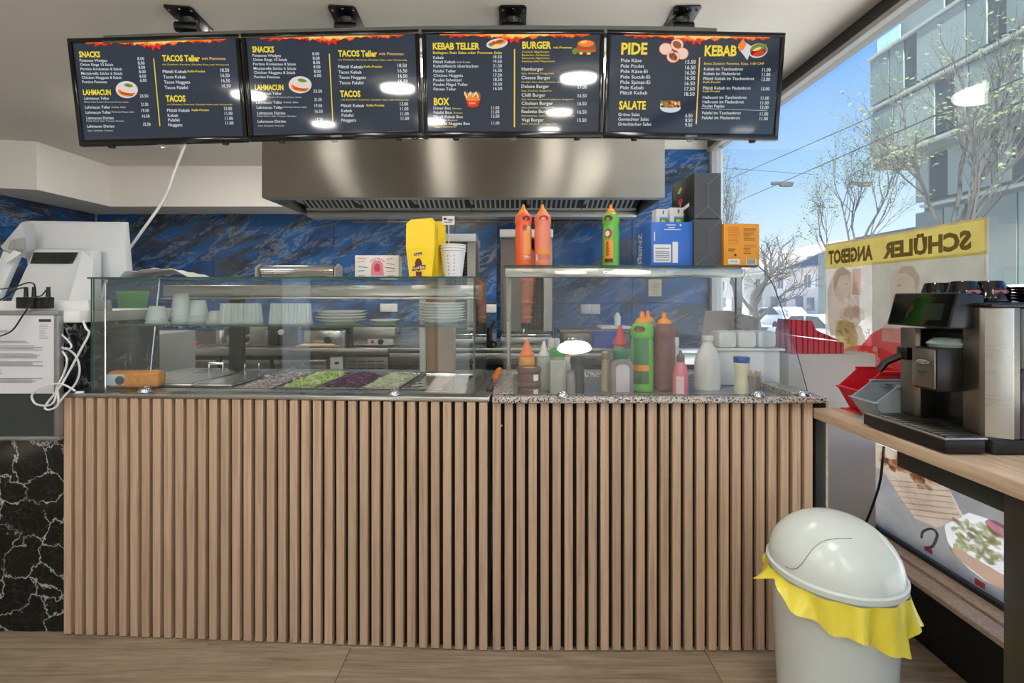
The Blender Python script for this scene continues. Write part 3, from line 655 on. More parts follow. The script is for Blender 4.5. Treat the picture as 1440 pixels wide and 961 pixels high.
# rail with four ceiling mounts
pts = [(145, 57), (250, 52.5), (360, 49), (480, 46), (600, 43.5), (720, 42.5), (850, 43), (960, 44.5), (1008, 46.5)]
t = thing('mounting_rail', 'long dark grey rail along the tops of the menu screens', 'rail', (0, 2.03, 0))
m = MB()
for (xa, ya), (xb, yb) in zip(pts, pts[1:]):
    a, b = P(xa, ya, 1.955), P(xb, yb, 1.955)
    m.prism([(a.x, -.075, a.z-.010), (b.x, -.075, b.z-.010), (b.x, -.075, b.z+.020), (a.x, -.075, a.z+.020)], (0, .035, 0))
m.obj('bar', mat('grey rail paint', (96, 100, 98), .45, vary=.03), t)
def mount(px, py_plate, label, yaw):
    x = PX(px, 2.05); y = 2.085
    t = thing('ceiling_mount', label, 'bracket', (x, y, CEIL), yaw, 'ceiling mounts of the menu screens')
    m = MB(); m.prism([(-.048, -.095, -.006), (.048, -.095, -.006), (.058, -.08, -.006), (.060, .11, -.006), (.045, .125, -.006), (-.045, .125, -.006), (-.060, .11, -.006), (-.058, -.08, -.006)], (0, 0, .0055), bev=.0015)
    m.obj('ceiling_plate', M_BLACK, t)
    for sx_, sy_ in ((-.042, .09), (0, -.078), (.042, .09), (-.042, -.068), (.042, -.068)):
        m = MB(); m.lathe([(.0055, -.0105), (.0055, -.0065)], (sx_, sy_, 0), 8); m.obj('bolt', M_CHROME, t)
    m = MB(); m.lathe([(.032, -.03), (.038, -.02), (.04, -.0065)], (0, .01, 0), 18); m.obj('swivel', M_BLACK, t)
    m = MB(); m.lathe([(.020, -.045), (.022, -.042), (.022, .042), (.020, .045)], (0, -.015, -.05), 16, axis='X'); m.box((-.028, -.03, -.115), (-.014, .0, -.03), .003); m.box((.014, -.03, -.115), (.028, .0, -.03), .003); m.obj('tilt_joint', M_BLACK, t)
    m = MB(); m.box((-.03, -.025, -.19), (.03, .0, -.08), .004); m.obj('arm', M_GREYMETAL, t)
mount(258, 30, 'black ceiling mount above the leftmost menu screen', .12)
mount(484, 25, 'black ceiling mount above the second menu screen from the left', .08)
mount(721, 20, 'black ceiling mount above the burger menu screen', 0)
mount(962, 25, 'black ceiling mount above the pide menu screen', -.02)

# white cable hanging from the screens to the glass case
m = MB(); m.tube([P(262, 200, 2.02), P(246, 240, 2.03), P(232, 278, 2.03), P(205, 318, 2.02), P(176, 358, 2.06), P(150, 393, 2.06), P(140, 437, 2.06)], .0055, smooth=5)
solo(m, 'hanging_cable', M_WHITE, 'white cable hanging from the leftmost screen down to the glass case corner', 'cable')
m = MB(); m.tube([P(575, 191, 2.0), P(583, 196, 2.0), P(592, 193, 2.0), P(600, 195.5, 2.0), P(608, 190, 2.0)], .0025, smooth=5)
solo(m, 'screen_cable', M_BLACK, 'thin black cable loop below the joint of the two middle menu screens', 'cable')

# ------------------------------------------------------------------ extractor hood
DH = 2.93; hx0, hx1 = PX(368, DH), PX(935, DH); hz0, hz1 = PZ(278, DH), PZ(195, DH)
t = thing('extractor_hood', 'long brushed steel extractor hood over the back counter', 'hood', ((hx0+hx1)/2, DH, hz0))
W2 = (hx1-hx0)/2; HH = hz1-hz0; HD_ = DR-DH-.02
m = MB(); m.box((-W2, 0, 0), (W2, .012, HH), .003); m.obj('front_panel', M_HOOD, t)
m = MB(); m.box((-W2, .0125, 0), (-W2+.01, HD_, HH)); m.box((W2-.01, .0125, 0), (W2, HD_, HH)); m.box((-W2+.01, .0125, HH-.01), (W2-.01, HD_, HH)); m.box((-W2+.01, HD_-.01, 0), (W2-.01, HD_, HH-.01)); m.obj('shell', M_STEEL, t)
m = MB(); m.box((-W2+.01, .0125, .0), (W2-.01, .07, .02), .003); m.box((-W2+.01, HD_-.13, -.012), (W2-.01, HD_-.011, .03), .004); m.obj('grease_gutter', mat('pale gutter steel', (190, 190, 184), .4, .5), t)
nf = 6; fw = (2*W2-.05)/nf
for i in range(nf):
    xa = -W2+.025+fw*i; f0 = Vector((xa, .08, .25)); 
    m = MB(); m.prism([(xa+.002, HD_-.14, .032), (xa+.002, HD_-.16, .032), (xa+.002, .075, .235), (xa+.002, .095, .235)], (fw-.004, 0, 0)); f = m.obj('baffle_filter', mat('dark filter steel', (48, 50, 50), .5), t)
    m = MB(); n = 10
    for k in range(n):
        x = xa+.025+(fw-.05)*(k+.5)/n
        m.prism([(x-.012, HD_-.19, .05), (x-.012, HD_-.18, .038), (x-.012, .10, .205), (x-.012, .09, .217)], (.013, 0, 0))
    m.box((xa+.003, HD_-.185, .03), (xa+fw-.003, HD_-.15, .052)); m.box((xa+.003, HD_-.36, .145), (xa+.02, HD_-.15, .06))
    m.obj('baffles', mat('pale baffle steel', (196, 200, 196), .45, .4), f)
m = MB(); m.tube([(-W2+.3, HD_+.005, -.03), (W2-.06, HD_+.005, -.03)], .006); m.obj('copper_pipe', mat('copper pipe', (150, 118, 92), .35, 1), t)

# ------------------------------------------------------------------ salad pans
PD_ = .26; PWD = .150; PZT = .8445
M_PAN = steel('pan steel', (178, 178, 174), .25, 0, (30, 30, 30))
def pan(k, label, fill=True):
    x = -.262-.1545*k
    t = thing('salad_pan', label, 'pan', LW(x, .30, PZT), TH, 'salad pans in the glass case')
    w, l, dp = PWD/2, .185, .10
    m = MB()
    r0 = [(-w, -l), (w, -l), (w, l), (-w, l)]
    def ring(i, z): return [m.bm.verts.new((x_-math.copysign(i, x_), y_-math.copysign(i, y_), z)) for x_, y_ in r0]
    R = [ring(-.002, -.002), ring(-.002, .003), ring(.008, .003), ring(.012, -.004), ring(.022, -dp)]
    for A, B in zip(R, R[1:]):
        for i in range(4): m.bm.faces.new((A[i], A[(i+1) % 4], B[(i+1) % 4], B[i]))
    m.bm.faces.new(R[-1]); m.obj('pan_body', M_PAN, t, angle=.5)
    return x
def shreds(name, label, x, mats, n, ln, th, z0, hump, seed, mound=1.0):
    r = random.Random(seed); m = MB(); w, l = PWD/2-.017, .165
    m.grid(lambda u, v: Vector(((u-.5)*2*w, (v-.5)*2*l, z0-.012+hump*math.sin(PI*u)*math.sin(PI*v)**.6+.006*math.sin(u*19+v*31))), 8, 14)
    for i in range(n):
        u, v = r.random(), r.random(); px, py = (u-.5)*2*w*.97, (v-.5)*2*l*.98
        pz = z0-.008+hump*math.sin(PI*u)*math.sin(PI*v)**.6+r.random()*.016
        a = r.uniform(0, PI); L = ln*r.uniform(.5, 1.1)/2; bend = r.uniform(-.4, .4)*L; zt = r.uniform(-.35, .35)*L
        d = Vector((math.cos(a), math.sin(a), 0)); q = Vector((-d.y, d.x, 0)); c = Vector((px, py, pz)); mi = r.randrange(len(mats))
        p = [c-d*L+Vector((0, 0, -zt)), c+q*bend+Vector((0, 0, .3*L)), c+d*L+Vector((0, 0, zt))]
        for b in p: b.x = max(-w-.004, min(w+.004, b.x)); b.y = max(-l-.004, min(l+.004, b.y))
        m.tube(p, th*r.uniform(.7, 1.2), 4, mi)
    return solo(m, name, mats, label, 'salad', LW(x, .30, PZT), TH, 'salads in the pans', 'stuff')
x0 = pan(0, 'empty ribbed steel pan at the right end of the salad row')
x1 = pan(1, 'steel pan holding the shredded white cabbage'); x2 = pan(2, 'steel pan holding the purple red cabbage')
x3 = pan(3, 'steel pan holding the green iceberg lettuce'); x4 = pan(4, 'steel pan holding the pale onion strips')
x5 = pan(5, 'steel pan under the right lid of two lids'); x6 = pan(6, 'steel pan under the leftmost lid of the salad row')
shreds('white_cabbage', 'heap of shredded pale white cabbage in a steel pan', x1, [mat('cabbage pale', (222, 224, 186), .5, sub=.1), mat('cabbage cream', (236, 236, 212), .5), mat('cabbage green', (196, 206, 148), .5)], 520, .05, .0016, -.006, .016, 1)
shreds('red_cabbage', 'heap of shredded purple red cabbage in a steel pan', x2, [mat('red cabbage dark', (62, 22, 62), .4), mat('red cabbage purple', (98, 40, 96), .4), mat('red cabbage violet', (140, 84, 134), .4)], 520, .045, .0017, -.006, .014, 2)
shreds('iceberg_lettuce', 'heap of cut bright green lettuce in a steel pan', x3, [mat('lettuce light', (206, 222, 138), .5), mat('lettuce green', (166, 196, 88), .5), mat('lettuce pale', (226, 232, 178), .5)], 420, .05, .0028, -.006, .016, 3)
shreds('red_onion_salad', 'heap of pale purple onion strips in a steel pan', x4, [mat('onion mauve', (150, 128, 146), .45), mat('onion white', (206, 198, 204), .45), mat('onion purple', (110, 70, 100), .45)], 420, .045, .0018, -.010, .012, 4)
m = MB()   # ribbed foil sheet in the empty pan
m.grid(lambda u, v: Vector(((u-.5)*.128, (v-.5)*.335, -.010+.006*abs(math.sin(v*PI*5)))), 4, 40)
solo(m, 'foil_tray', M_CHROME, 'wavy shiny foil lying in the right end steel pan', 'tray', LW(x0, .30, PZT), TH)
for x, lb in ((x5, 'steel lid with a bar handle, right one of the two lids'), (x6, 'steel lid with a bar handle, leftmost pan of the salad row')):
    t = thing('pan_lid', lb, 'lid', LW(x, .30, PZT+.0035), TH, 'lids on the salad pans')
    m = MB(); w, l = PWD/2-.001, .183
    m.box((-w, -l, 0), (w, l, .004), .002); m.prism([(-w+.012, -l+.012, .0042), (w-.012, -l+.012, .0042), (w-.012, l-.012, .0042), (-w+.012, l-.012, .0042)], (0, 0, .003)); m.obj('lid_plate', M_STEEL, t)
    m = MB(); m.tube([(-.03, .06, .007), (-.03, .06, .05), (.03, .06, .05), (.03, .06, .007)], .0045, 8); m.obj('handle', M_CHROME, t)
t = thing('serving_tongs', 'steel serving tongs lying on the onion salad', 'tongs', LW(x4, .30, PZT+.02), TH+.1)
m = MB(); m.tube([(.05, .16, .035), (.02, .05, .018), (-.02, -.05, .006)], .004, 6); m.tube([(.05, .16, .035), (.035, .05, .02), (.005, -.06, .006)], .004, 6); m.obj('arms', M_CHROME, t)
m = MB(); m.box((-.03, -.075, .0), (-.008, -.045, .010), .003); m.obj('scoop', M_CHROME, t)

# ------------------------------------------------------------------ on the glass shelf of the left case (shelf top 1.0762)
SZ = 1.0765
def on_shelf(px, d): return Vector((PX(px, d), d, SZ))
def tub_stack(px, d, r, h, n, label):
    t = thing('tub_stack', label, 'tubs', on_shelf(px, d), 0, 'stacked plastic tubs on the glass shelf')
    for k in range(n):
        z = k*.012; m = MB(); m.lathe([(r*1.05, z), (r*1.05, z+.004), (r, z+.005), (r*.72, z+h), (r*.66, z+h+.003), (0, z+h+.003)], (0, 0, 0), 20, caps=False); m.obj('tub', M_TUBS, t)
tub_stack(221, 1.84, .036, .05, 2, 'short stack of upside down tubs, leftmost on the glass shelf')
tub_stack(255, 1.90, .036, .085, 3, 'tall stack of upside down tubs beside the black rear post')
tub_stack(279, 1.92, .036, .060, 3, 'medium stack of upside down tubs right of the tall stack')
tub_stack(304, 1.90, .032, .030, 2, 'low stack of wide tubs between the tall tubs and the fluted cups')
def fluted(px, d, n, label):
    t = thing('cup_tray', label, 'cups', on_shelf(px, d), 0, 'clear fluted cups on the glass shelf')
    for k in range(n):
        m = MB(); R1, R2, H = .027, .034, .075
        m.grid(lambda u, v: Vector(((R2-(R2-R1)*v)*(1+.05*math.cos(14*2*PI*u))*math.cos(2*PI*u), (R2-(R2-R1)*v)*(1+.05*math.cos(14*2*PI*u))*math.sin(2*PI*u), H*v)), 56, 3); m.poly([(R1*math.cos(2*PI*j/20), R1*math.sin(2*PI*j/20), H) for j in range(20)]); m.obj('cup', M_TUBS, t, ((k-(n-1)/2)*.047, 0, 0))
fluted(339, 1.88, 3, 'row of upside down fluted clear cups left of the taller row'); fluted(409, 1.86, 3, 'row of upside down fluted clear cups beside the white platters')
def oval(t, rx, ry, z, h, mt, nm='platter'):
    m = MB(); m.lathe([(0, 0), (.62, 0), (.7, h*.25), (.97, h*.8), (1, h), (.96, h), (.68, h*.5), (0, h*.35)], (0, 0, z), 28, sx=rx, sy=ry); return m.obj(nm, mt, t)
M_PORC = mat('white porcelain', (232, 233, 230), .15, vary=.02)
M_PLGREY = mat('pale green edge porcelain', (210, 218, 214), .2)
m0 = thing('white_platter', 'lowest of four oval white platters on the glass shelf', 'platter', on_shelf(480, 1.90), 0, 'oval platters on the glass shelf'); oval(m0, .10, .085, 0, .014, M_PORC)
for k, nm in enumerate(('second from bottom of four oval white platters on the glass shelf', 'third from bottom of four oval white platters on the glass shelf', 'topmost of four oval white platters on the glass shelf')):
    dup(m0, on_shelf(480+(k % 2)*2-1, 1.90)+Vector((0, 0, .011*(k+1))), .02*k, nm)
p0 = thing('dinner_plate', 'lowest plate of the tall stack at the right end of the glass shelf', 'plate', on_shelf(622, 1.86), 0, 'stack of plates on the glass shelf'); oval(p0, .092, .092, 0, .016, M_PORC, 'plate')
for k in range(6): dup(p0, on_shelf(622+(k % 3)-1, 1.86)+Vector((0, 0, .0105*(k+1))), 0, ('second plate from the bottom of the tall stack', 'third plate from the bottom of the tall stack', 'middle plate of the seven in the tall stack', 'third plate from the top of the tall stack', 'second plate from the top of the tall stack', 'topmost plate of the tall stack on the glass shelf')[k])
m = MB(); m.lathe([(0, 0), (.04, 0), (.058, .010), (.055, .012), (.036, .006), (0, .005)], (0, 0, 0), 24); solo(m, 'small_saucer', M_PORC, 'single shallow white saucer between the platters and the plate stack', 'plate', on_shelf(541, 1.90))
m = MB(); m.lathe([(0, 0), (.02, 0), (.024, .008), (.019, .018), (0, .021)], (0, 0, 0), 14, sx=1.1, sy=.8); solo(m, 'bread_roll', mat('yellow bread', (224, 178, 96), .7, vary=.15), 'small yellow bread roll left of the white platters', 'bread', on_shelf(426, 1.90))
t = thing('orange_snack_bag', 'small orange snack pack lying in the left corner of the glass case', 'bag', LW(-1.305, .10, zb+.0005), TH+.12)
m = MB(); m.box((-.10, -.025, 0), (.085, .03, .062), .018, seg=3); m.obj('pouch', [mat('orange wrapper', (222, 146, 62), .35, vary=.35, scale=60)], t)
m = MB(); m.box((-.098, -.0275, .012), (-.03, -.0252, .052), .001); m.obj('pale_print', mat('pale blue print', (190, 206, 214), .4), t)
m = MB(); m.lathe([(.016, -.0005), (.016, .0)], (-.045, -.0277, .03), 16, axis='Y'); m.obj('round_print', mat('dark round print', (60, 64, 70), .4), t)

# ------------------------------------------------------------------ on top of the left case
TZ = CT+.0006
def on_top(px, d): return Vector((PX(px, d), d, TZ))
M_YEL = mat('yellow carton', (246, 208, 34), .45, vary=.03); M_BROWNP = mat('brown print', (92, 40, 26), .5)
M_ORP = mat('orange print', (226, 92, 40), .5)
def noodle_box(px, d, w, h, label, rz, logo):
    t = thing('food_box', label, 'carton', on_top(px, d), rz, 'yellow food boxes on the glass case')
    m = MB(); b, tpw = w*.39, w*.5; dp = w*.36
    # tapered body, outside yellow
    q0 = [(-b, -dp*.8, 0), (b, -dp*.8, 0), (b, dp*.8, 0), (-b, dp*.8, 0)]; q1 = [(-tpw, -dp, h*.5), (tpw, -dp, h*.5), (tpw, dp, h*.5), (-tpw, dp, h*.5)]
    A = [m.bm.verts.new(p) for p in q0]; B = [m.bm.verts.new(p) for p in q1]
    m.bm.faces.new(A[::-1])
    for i in range(4): m.bm.faces.new((A[i], A[(i+1) % 4], B[(i+1) % 4], B[i]))
    m.obj('carton_body', M_YEL, t)
    for y, nm in ((-dp, 'front_flap'), (dp, 'rear_flap')):
        m = MB(); f = [(-tpw, y, h*.5), (tpw, y, h*.5), (tpw*.98, y*.95, h*.90), (tpw*.62, y*.9, h), (-tpw*.62, y*.9, h), (-tpw*.98, y*.95, h*.92)]
        m.prism(f, (0, .0012 if y < 0 else -.0012, 0)); m.obj(nm, M_YEL, t)
    for x in (-tpw, tpw):
        m = MB(); m.prism([(x, -dp*.9, h*.5), (x, dp*.9, h*.5), (x*1.0, dp*.7, h*.88), (x*1.0, 0, h*.96), (x, -dp*.7, h*.88)], (-.0012 if x > 0 else .0012, 0, 0)); m.obj('side_flap', M_YEL, t)
    m = MB()
    tl_ = -.2*dp
    sh = Sheet(m, (-b, -dp*.8-.0012, 0), (2*b, 0, 0), (0, -dp*.4*0-.2*dp*.0, 1), .0008); sh.V = Vector((0, -dp*.2/(h*.5), 1)); sh.N = Vector((0, -1, 0))
    if logo:
        sh.ell(.42, .045, .16, .022, 0); sh.poly([(.12, .022), (.72, .030), (.74, .044), (.14, .038)], 0); sh.text('Food Box', .16, .70, .026, .010, 1, .02, rise=.012)
        sh.poly([(.22, .075), (.58, .079), (.58, .088), (.22, .084)], 0); sh.text('Food Box', .25, .56, .0775, .006, 1, .02)
        sh.rect(.30, .004, .56, .020, 0); sh.rect(.1, .001, .75, .004, 2)
    else:
        sh.poly([(.58, .015), (.68, .015), (.74, .055), (.62, .055)], 0); sh.rect(.63, .02, .68, .05, 1)
    m.obj('logo_print', [M_BROWNP, M_PAPER, M_ORP], t, angle=3)
    return t
noodle_box(603, 1.83, .108, .222, 'yellow food carton with upright flaps on the glass case, right one of the pair', -.32, False)
noodle_box(593, 1.745, .100, .205, 'yellow food carton with brown round logo on the glass case, front one of the pair', .04, True)
def cup_stack(px, d, r, h, n, label):
    t = thing('paper_cup_stack', label, 'cups', on_top(px, d), 0)
    for k in range(n):
        m = MB(); z = k*.010; m.lathe([(r*.74, z), (r, z+h), (r*1.07, z+h+.002), (r*1.07, z+h+.006), (r*.97, z+h+.006), (r*.72, z+.004), (0, z+.003)], (0, 0, 0), 22); m.obj('paper_cup', M_PAPER if k else mat('dotted paper cup', (224, 224, 228), .6), t)
    m = MB()
    for a in (-1.9, -1.35):
        for j in range(6):
            z = .015+.013*j; rr = r*(.74+.26*z/h)+.0008; m.lathe([(.0028, 0), (.0028, .0006)], (rr*math.cos(a), rr*math.sin(a), z), 8, axis='Y')
    m.obj('dot_print', mat('grey dots', (150, 152, 158), .6), t)
cup_stack(637, 1.80, .046, .098, 3, 'stack of dotted white paper cups beside the yellow cartons')
t = thing('pink_printed_box', 'flat white carton with pink printing standing on the glass case', 'box', on_top(530, 1.82), .02)
bw, bh = .165, .087
m = MB(); m.box((-bw/2, 0, 0), (bw/2, .05, bh), .002); m.obj('carton_body', M_PAPER, t)
m = MB(); s = Sheet(m, (-bw/2, -.0004, 0), (bw, 0, 0), (0, 0, bh)); M_PKP = mat('pink print', (212, 132, 146), .6); M_RDP = mat('red print', (196, 52, 72), .6); M_GRP = mat('grey print', (120, 112, 118), .6)
s.poly([(.36, .12), (.66, .12), (.64, .62), (.58, .78), (.44, .78), (.38, .62)], 0); s.ell(.51, .45, .07, .2, 1); s.rect(.47, .2, .55, .3, 0)
s.text('SÜPER DÖNER', .34, .68, .82, .08, 1, .03) if False else None
for k in range(9): a = PI*(.15+.7*k/8); s.rect(.51-.17*math.cos(a)-.010, .62+.24*math.sin(a)-.03, .51-.17*math.cos(a)+.010, .62+.24*math.sin(a)+.03, 1)
for u, v, ww, r_ in ((.06, .86, .2, -.02), (.04, .68, .18, .05), (.07, .5, .22, -.05), (.07, .3, .15, .02), (.08, .1, .15, 0), (.72, .8, .14, .06), (.72, .64, .18, -.06), (.69, .46, .22, -.05), (.72, .28, .18, .03), (.74, .1, .16, 0)): s.poly([(u, v), (u+ww, v+r_), (u+ww, v+r_+.035), (u, v+.035)], 2 if int(u*100) % 2 else 0)
s.rect(.34, .04, .68, .07, 1); m.obj('pink_print', [M_PKP, M_RDP, M_GRP], t, angle=3)
# sheet of white paper heaped on the case
rr = random.Random(9); hs = [0, .018, .022, .020, .026, .030, .029, .027, .028, .024, .016, .0]
m = MB(); n = len(hs)-1
m.grid(lambda u, v: Vector(((u-.5)*.26, (v-.5)*.16, .0015+(hs[int(u*n)]+(hs[min(n, int(u*n)+1)]-hs[int(u*n)])*(u*n-int(u*n)))*(1.2-.5*v)*(1 if 0 < v < 1 else .9)+.004*math.sin(v*9+u*14)**2)), 33, 10)
m.poly([(-.13, -.08, 0), (.13, -.08, 0), (.13, .08, 0), (-.13, .08, 0)])
w0 = solo(m, 'crumpled_wrap_paper', M_PAPER, 'heap of white wrapping paper on the left of the glass case', 'paper', on_top(237, 1.87), -.03)
t = thing('foil_dispenser', 'steel foil roll holder with two end plates on the glass case', 'dispenser', on_top(421, 1.88), -.02)
m = MB(); m.lathe([(.024, -.14), (.024, .14)], (0, 0, .030), 20, axis='X'); m.obj('roll', M_CHROME, t)
for x in (-.155, .15):
    m = MB(); m.prism([(x, -.035, 0), (x, .035, 0), (x, .035, .05), (x, .0, .06), (x, -.035, .04)], (.006, 0, 0)); m.obj('end_plate', mat('grey plastic', (150, 152, 150), .5), t)
m = MB(); m.box((-.15, .03, .0), (.15, .04, .035)); m.obj('back_plate', M_STEEL, t)
t = thing('price_card', 'small white price card on a thin wire stand behind the paper cups', 'sign', Vector((PX(631, 1.84), 1.84, TZ)))
m = MB(); m.box((-.024, -.001, .205), (.022, .001, .238)); m.obj('card', M_PAPER, t)
m = MB(); m.tube([(0, .002, 0), (0, .002, .21)], .0025); m.tube([(-.02, .002, .002), (.02, .002, .002)], .003); m.obj('wire_stand', M_CHROME, t)
m = MB(); s = Sheet(m, (-.024, -.0014, .205), (.046, 0, 0), (0, 0, .033)); s.rect(.1, .55, .35, .8, 0); s.rect(.4, .6, .9, .68, 0); s.rect(.15, .25, .8, .34, 0); s.rect(.5, .42, .85, .5, 0); m.obj('card_print', M_BLACK, t, angle=3)

# ------------------------------------------------------------------ bottles
def bottle(name, label, cat, loc, prof, body, cap=None, capm=None, extra=(), group=None, seg=20, sx=1, sy=1, rz=0, fill=None):
    t = thing(name, label, cat, loc, rz, group)
    m = MB(); m.lathe(prof, (0, 0, 0), seg, sx=sx, sy=sy); m.obj('body', body, t, angle=.9)
    if cap:
        m = MB(); m.lathe(cap, (0, 0, 0), seg); m.obj('cap', capm, t, angle=.9)
    for nm, p, mt in extra:
        m = MB(); m.lathe(p, (0, 0, 0), seg, sx=sx, sy=sy, caps=False); m.obj(nm, mt, t, angle=.9)
    if fill:
        m = MB(); m.lathe(fill[0], (0, 0, 0), seg, sx=sx, sy=sy); m.obj('sauce', fill[1], t)
    return t
def sc_(pr, r, h): return [(a*r, b*h) for a, b in pr]
SAUCE = [(.0, 0), (.86, 0), (.96, .012), (.97, .05), (.96, .60), (.90, .645), (.90, .66), (1.0, .70), (1.0, .76), (.90, .82), (.62, .86), (.5, .862)]
TIP = [(.62, .845), (.66, .85), (.60, .885), (.40, .912), (.24, .925), (.20, .97), (.13, 1.0), (0, 1.0)]
M_ORCAP = mat('orange cap plastic', (250, 150, 40), .35, vary=.03)
M_SORG = mat('orange sauce bottle', (244, 104, 58), .3, vary=.04); M_SPINK = mat('salmon sauce bottle', (240, 138, 110), .3, vary=.04)
M_GRNB = mat('light green bottle', (108, 190, 70), .3, vary=.04); M_GRND = mat('dark green label', (70, 132, 84), .35); M_LORG = mat('orange label', (244, 160, 50), .4)
M_LRED = mat('red label', (196, 44, 50), .4); M_LWHT = mat('white label', (235, 235, 232), .5); M_LMAR = mat('maroon logo', (116, 30, 46), .4); M_LYG = mat('yellow green label', (196, 210, 110), .4)
SHZ = 1.3045
def patch(t, r, a0, a1, z0, z1, mt, nm, off=.0008, n=8):
    """curved label patch on a bottle of radius r; angle 0 faces the camera"""
    m = MB(); rr = r+off; m.grid(lambda u, v: Vector((rr*math.sin(a0+(a1-a0)*u), -rr*math.cos(a0+(a1-a0)*u), z0+(z1-z0)*v)), n, 1); return m.obj(nm, mt, t)
def ellpatch(t, r, a, z, ra, rz_, mt, nm, off=.0012):
    m = MB(); rr = r+off; m.poly([(rr*math.sin(a+ra*math.cos(k*PI/9)), -rr*math.cos(a+ra*math.cos(k*PI/9)), z+rz_*math.sin(k*PI/9)) for k in range(18)]); return m.obj(nm, mt, t)
h, r = .268, .0365; d = 2.07
def wraptext(t, r, s, a0, a1, z, cap, mt, nm, off=.0016, vert=False):
    vs, fs = text_data(s, .02); x0 = min(p.x for p in vs); x1 = max(p.x for p in vs); m = MB(); rr = r+off; nv = []
    for p in vs:
        if vert: a = a0+(p.y/CAP)*-(a0-a1); zz = z+(p.x-x0)/(x1-x0)*cap
        else: a = a0+(a1-a0)*(p.x-x0)/(x1-x0); zz = z+p.y/CAP*cap
        nv.append(m.bm.verts.new((rr*math.sin(a), -rr*math.cos(a), zz)))
    for f in fs:
        try: m.bm.faces.new([nv[i] for i in f])
        except ValueError: pass
    return m.obj(nm, mt, t, angle=3)
t = bottle('sauce_bottle', 'orange sauce bottle with fruit label, leftmost on the top glass shelf', 'bottle', Vector((PX(736, d), d, SHZ)), sc_(SAUCE, r, h), M_SORG, sc_(TIP, r*.95, h), M_ORCAP, group='sauce bottles on the top glass shelf')
patch(t, r*.965, .0, .95, .03, .155, mat('peach label', (246, 160, 84), .4), 'side_label'); ellpatch(t, r, .35, .204, .5, .011, M_LMAR, 'logo'); ellpatch(t, r*.965, .15, .163, .3, .014, M_LRED, 'tomato_print'); ellpatch(t, r*.965, .62, .160, .3, .014, M_LYG, 'fruit_print')
ellpatch(t, r*.965, .45, .043, .5, .008, M_LMAR, 'name_print'); wraptext(t, r, 'Cocktail', -.1, .9, .039, .008, M_LWHT, 'name_lettering')
t = bottle('sauce_bottle', 'salmon coloured sauce bottle, second from the left on the top glass shelf', 'bottle', Vector((PX(763, d), d, SHZ)), sc_(SAUCE, r, h), M_SPINK, sc_(TIP, r*.95, h), M_ORCAP, group='sauce bottles on the top glass shelf')
patch(t, r*.965, -.7, .9, .055, .075, M_LORG, 'orange_band'); ellpatch(t, r, .1, .204, .6, .011, mat('brick logo', (168, 60, 60), .4), 'logo'); patch(t, r*.965, -.7, .9, .03, .052, mat('salmon text block', (214, 120, 92), .4), 'text_block'); patch(t, r*.965, -.9, -.65, .025, .05, M_LWHT, 'code_label')
t = bottle('sauce_bottle', 'green sauce bottle with orange label on the top glass shelf left of the blue carton', 'bottle', Vector((PX(859, d), d, SHZ)), sc_(SAUCE, r, h), M_GRNB, sc_(TIP, r*.95, h), M_ORCAP, group='sauce bottles on the top glass shelf')
patch(t, r*.965, -.95, .05, .035, .115, M_LORG, 'side_label'); ellpatch(t, r, -.5, .204, .55, .013, M_LMAR, 'logo'); ellpatch(t, r*.965, -.55, .140, .5, .020, M_LRED, 'onion_print'); ellpatch(t, r*.965, -.6, .140, .28, .012, M_LWHT, 'garlic_print', .0018); patch(t, r*.965, -.95, .05, .018, .034, M_LMAR, 'name_band'); wraptext(t, r*.97, 'Andalouse', -.75, -.35, .045, .06, M_LMAR, 'name_lettering', vert=True)

FZ = .826     # floor of the sunk tray inside the curved case
def at(px, d, z=FZ): return Vector((PX(px, d), d, z))
G = 'bottles and jars in the curved glass case'
h = PZ(438, 1.81)-FZ
t = bottle('tall_sauce_bottle', 'tall green sauce bottle with orange cap in the curved glass case', 'bottle', at(903, 1.81), sc_(SAUCE, .043, h), M_GRNB, sc_(TIP, .042, h), M_ORCAP, group=G)
patch(t, .0415, -1.1, .35, .10, .20, M_GRND, 'dark_label'); patch(t, .0415, -1.1, .35, .078, .1, M_LORG, 'orange_band'); ellpatch(t, .043, -.5, .232, .5, .011, M_LMAR, 'logo'); patch(t, .0415, -1.1, .35, .03, .078, mat('green text block', (58, 110, 60), .4), 'text_block')
t2b = bottle('tall_sauce_bottle', 'brown red sauce bottle with orange cap right of the tall green bottle', 'bottle', at(934, 1.82), sc_(SAUCE, .042, h*.985), mat('brown red sauce', (122, 70, 72), .3, vary=.06), sc_(TIP, .041, h*.985), M_ORCAP, group=G)
bottle('tall_sauce_bottle', 'second green sauce bottle half hidden behind the tall green one', 'bottle', at(911, 1.925), sc_(SAUCE, .038, h*1.0), mat('grey green bottle', (120, 140, 120), .3), sc_(TIP, .038, h*1.0), M_ORCAP, group=G)
SQ = [(0, 0), (.95, 0), (1, .015), (1, .58), (.9, .66), (.62, .70)]
CONE = [(.66, .69), (.7, .69), (.68, .74), (.50, .77), (.42, .80), (.16, .98), (.10, 1.0), (0, 1.0)]
M_SQC = mat('squeeze plastic', (214, 218, 210), .4, alpha=.7); M_SQW = mat('white squeeze bottle', (222, 220, 216), .4)
M_AMBER = mat('amber sauce', (238, 160, 60), .3, alpha=.9); M_ORT = mat('orange red tip', (244, 120, 60), .4)
bottle('squeeze_bottle', 'amber sauce squeeze bottle with orange tip behind the brown jars', 'bottle', at(741, 1.80), sc_(SQ, .030, PZ(477, 1.8)-FZ), M_AMBER, sc_(CONE, .038, PZ(477, 1.8)-FZ), M_ORT, group=G)
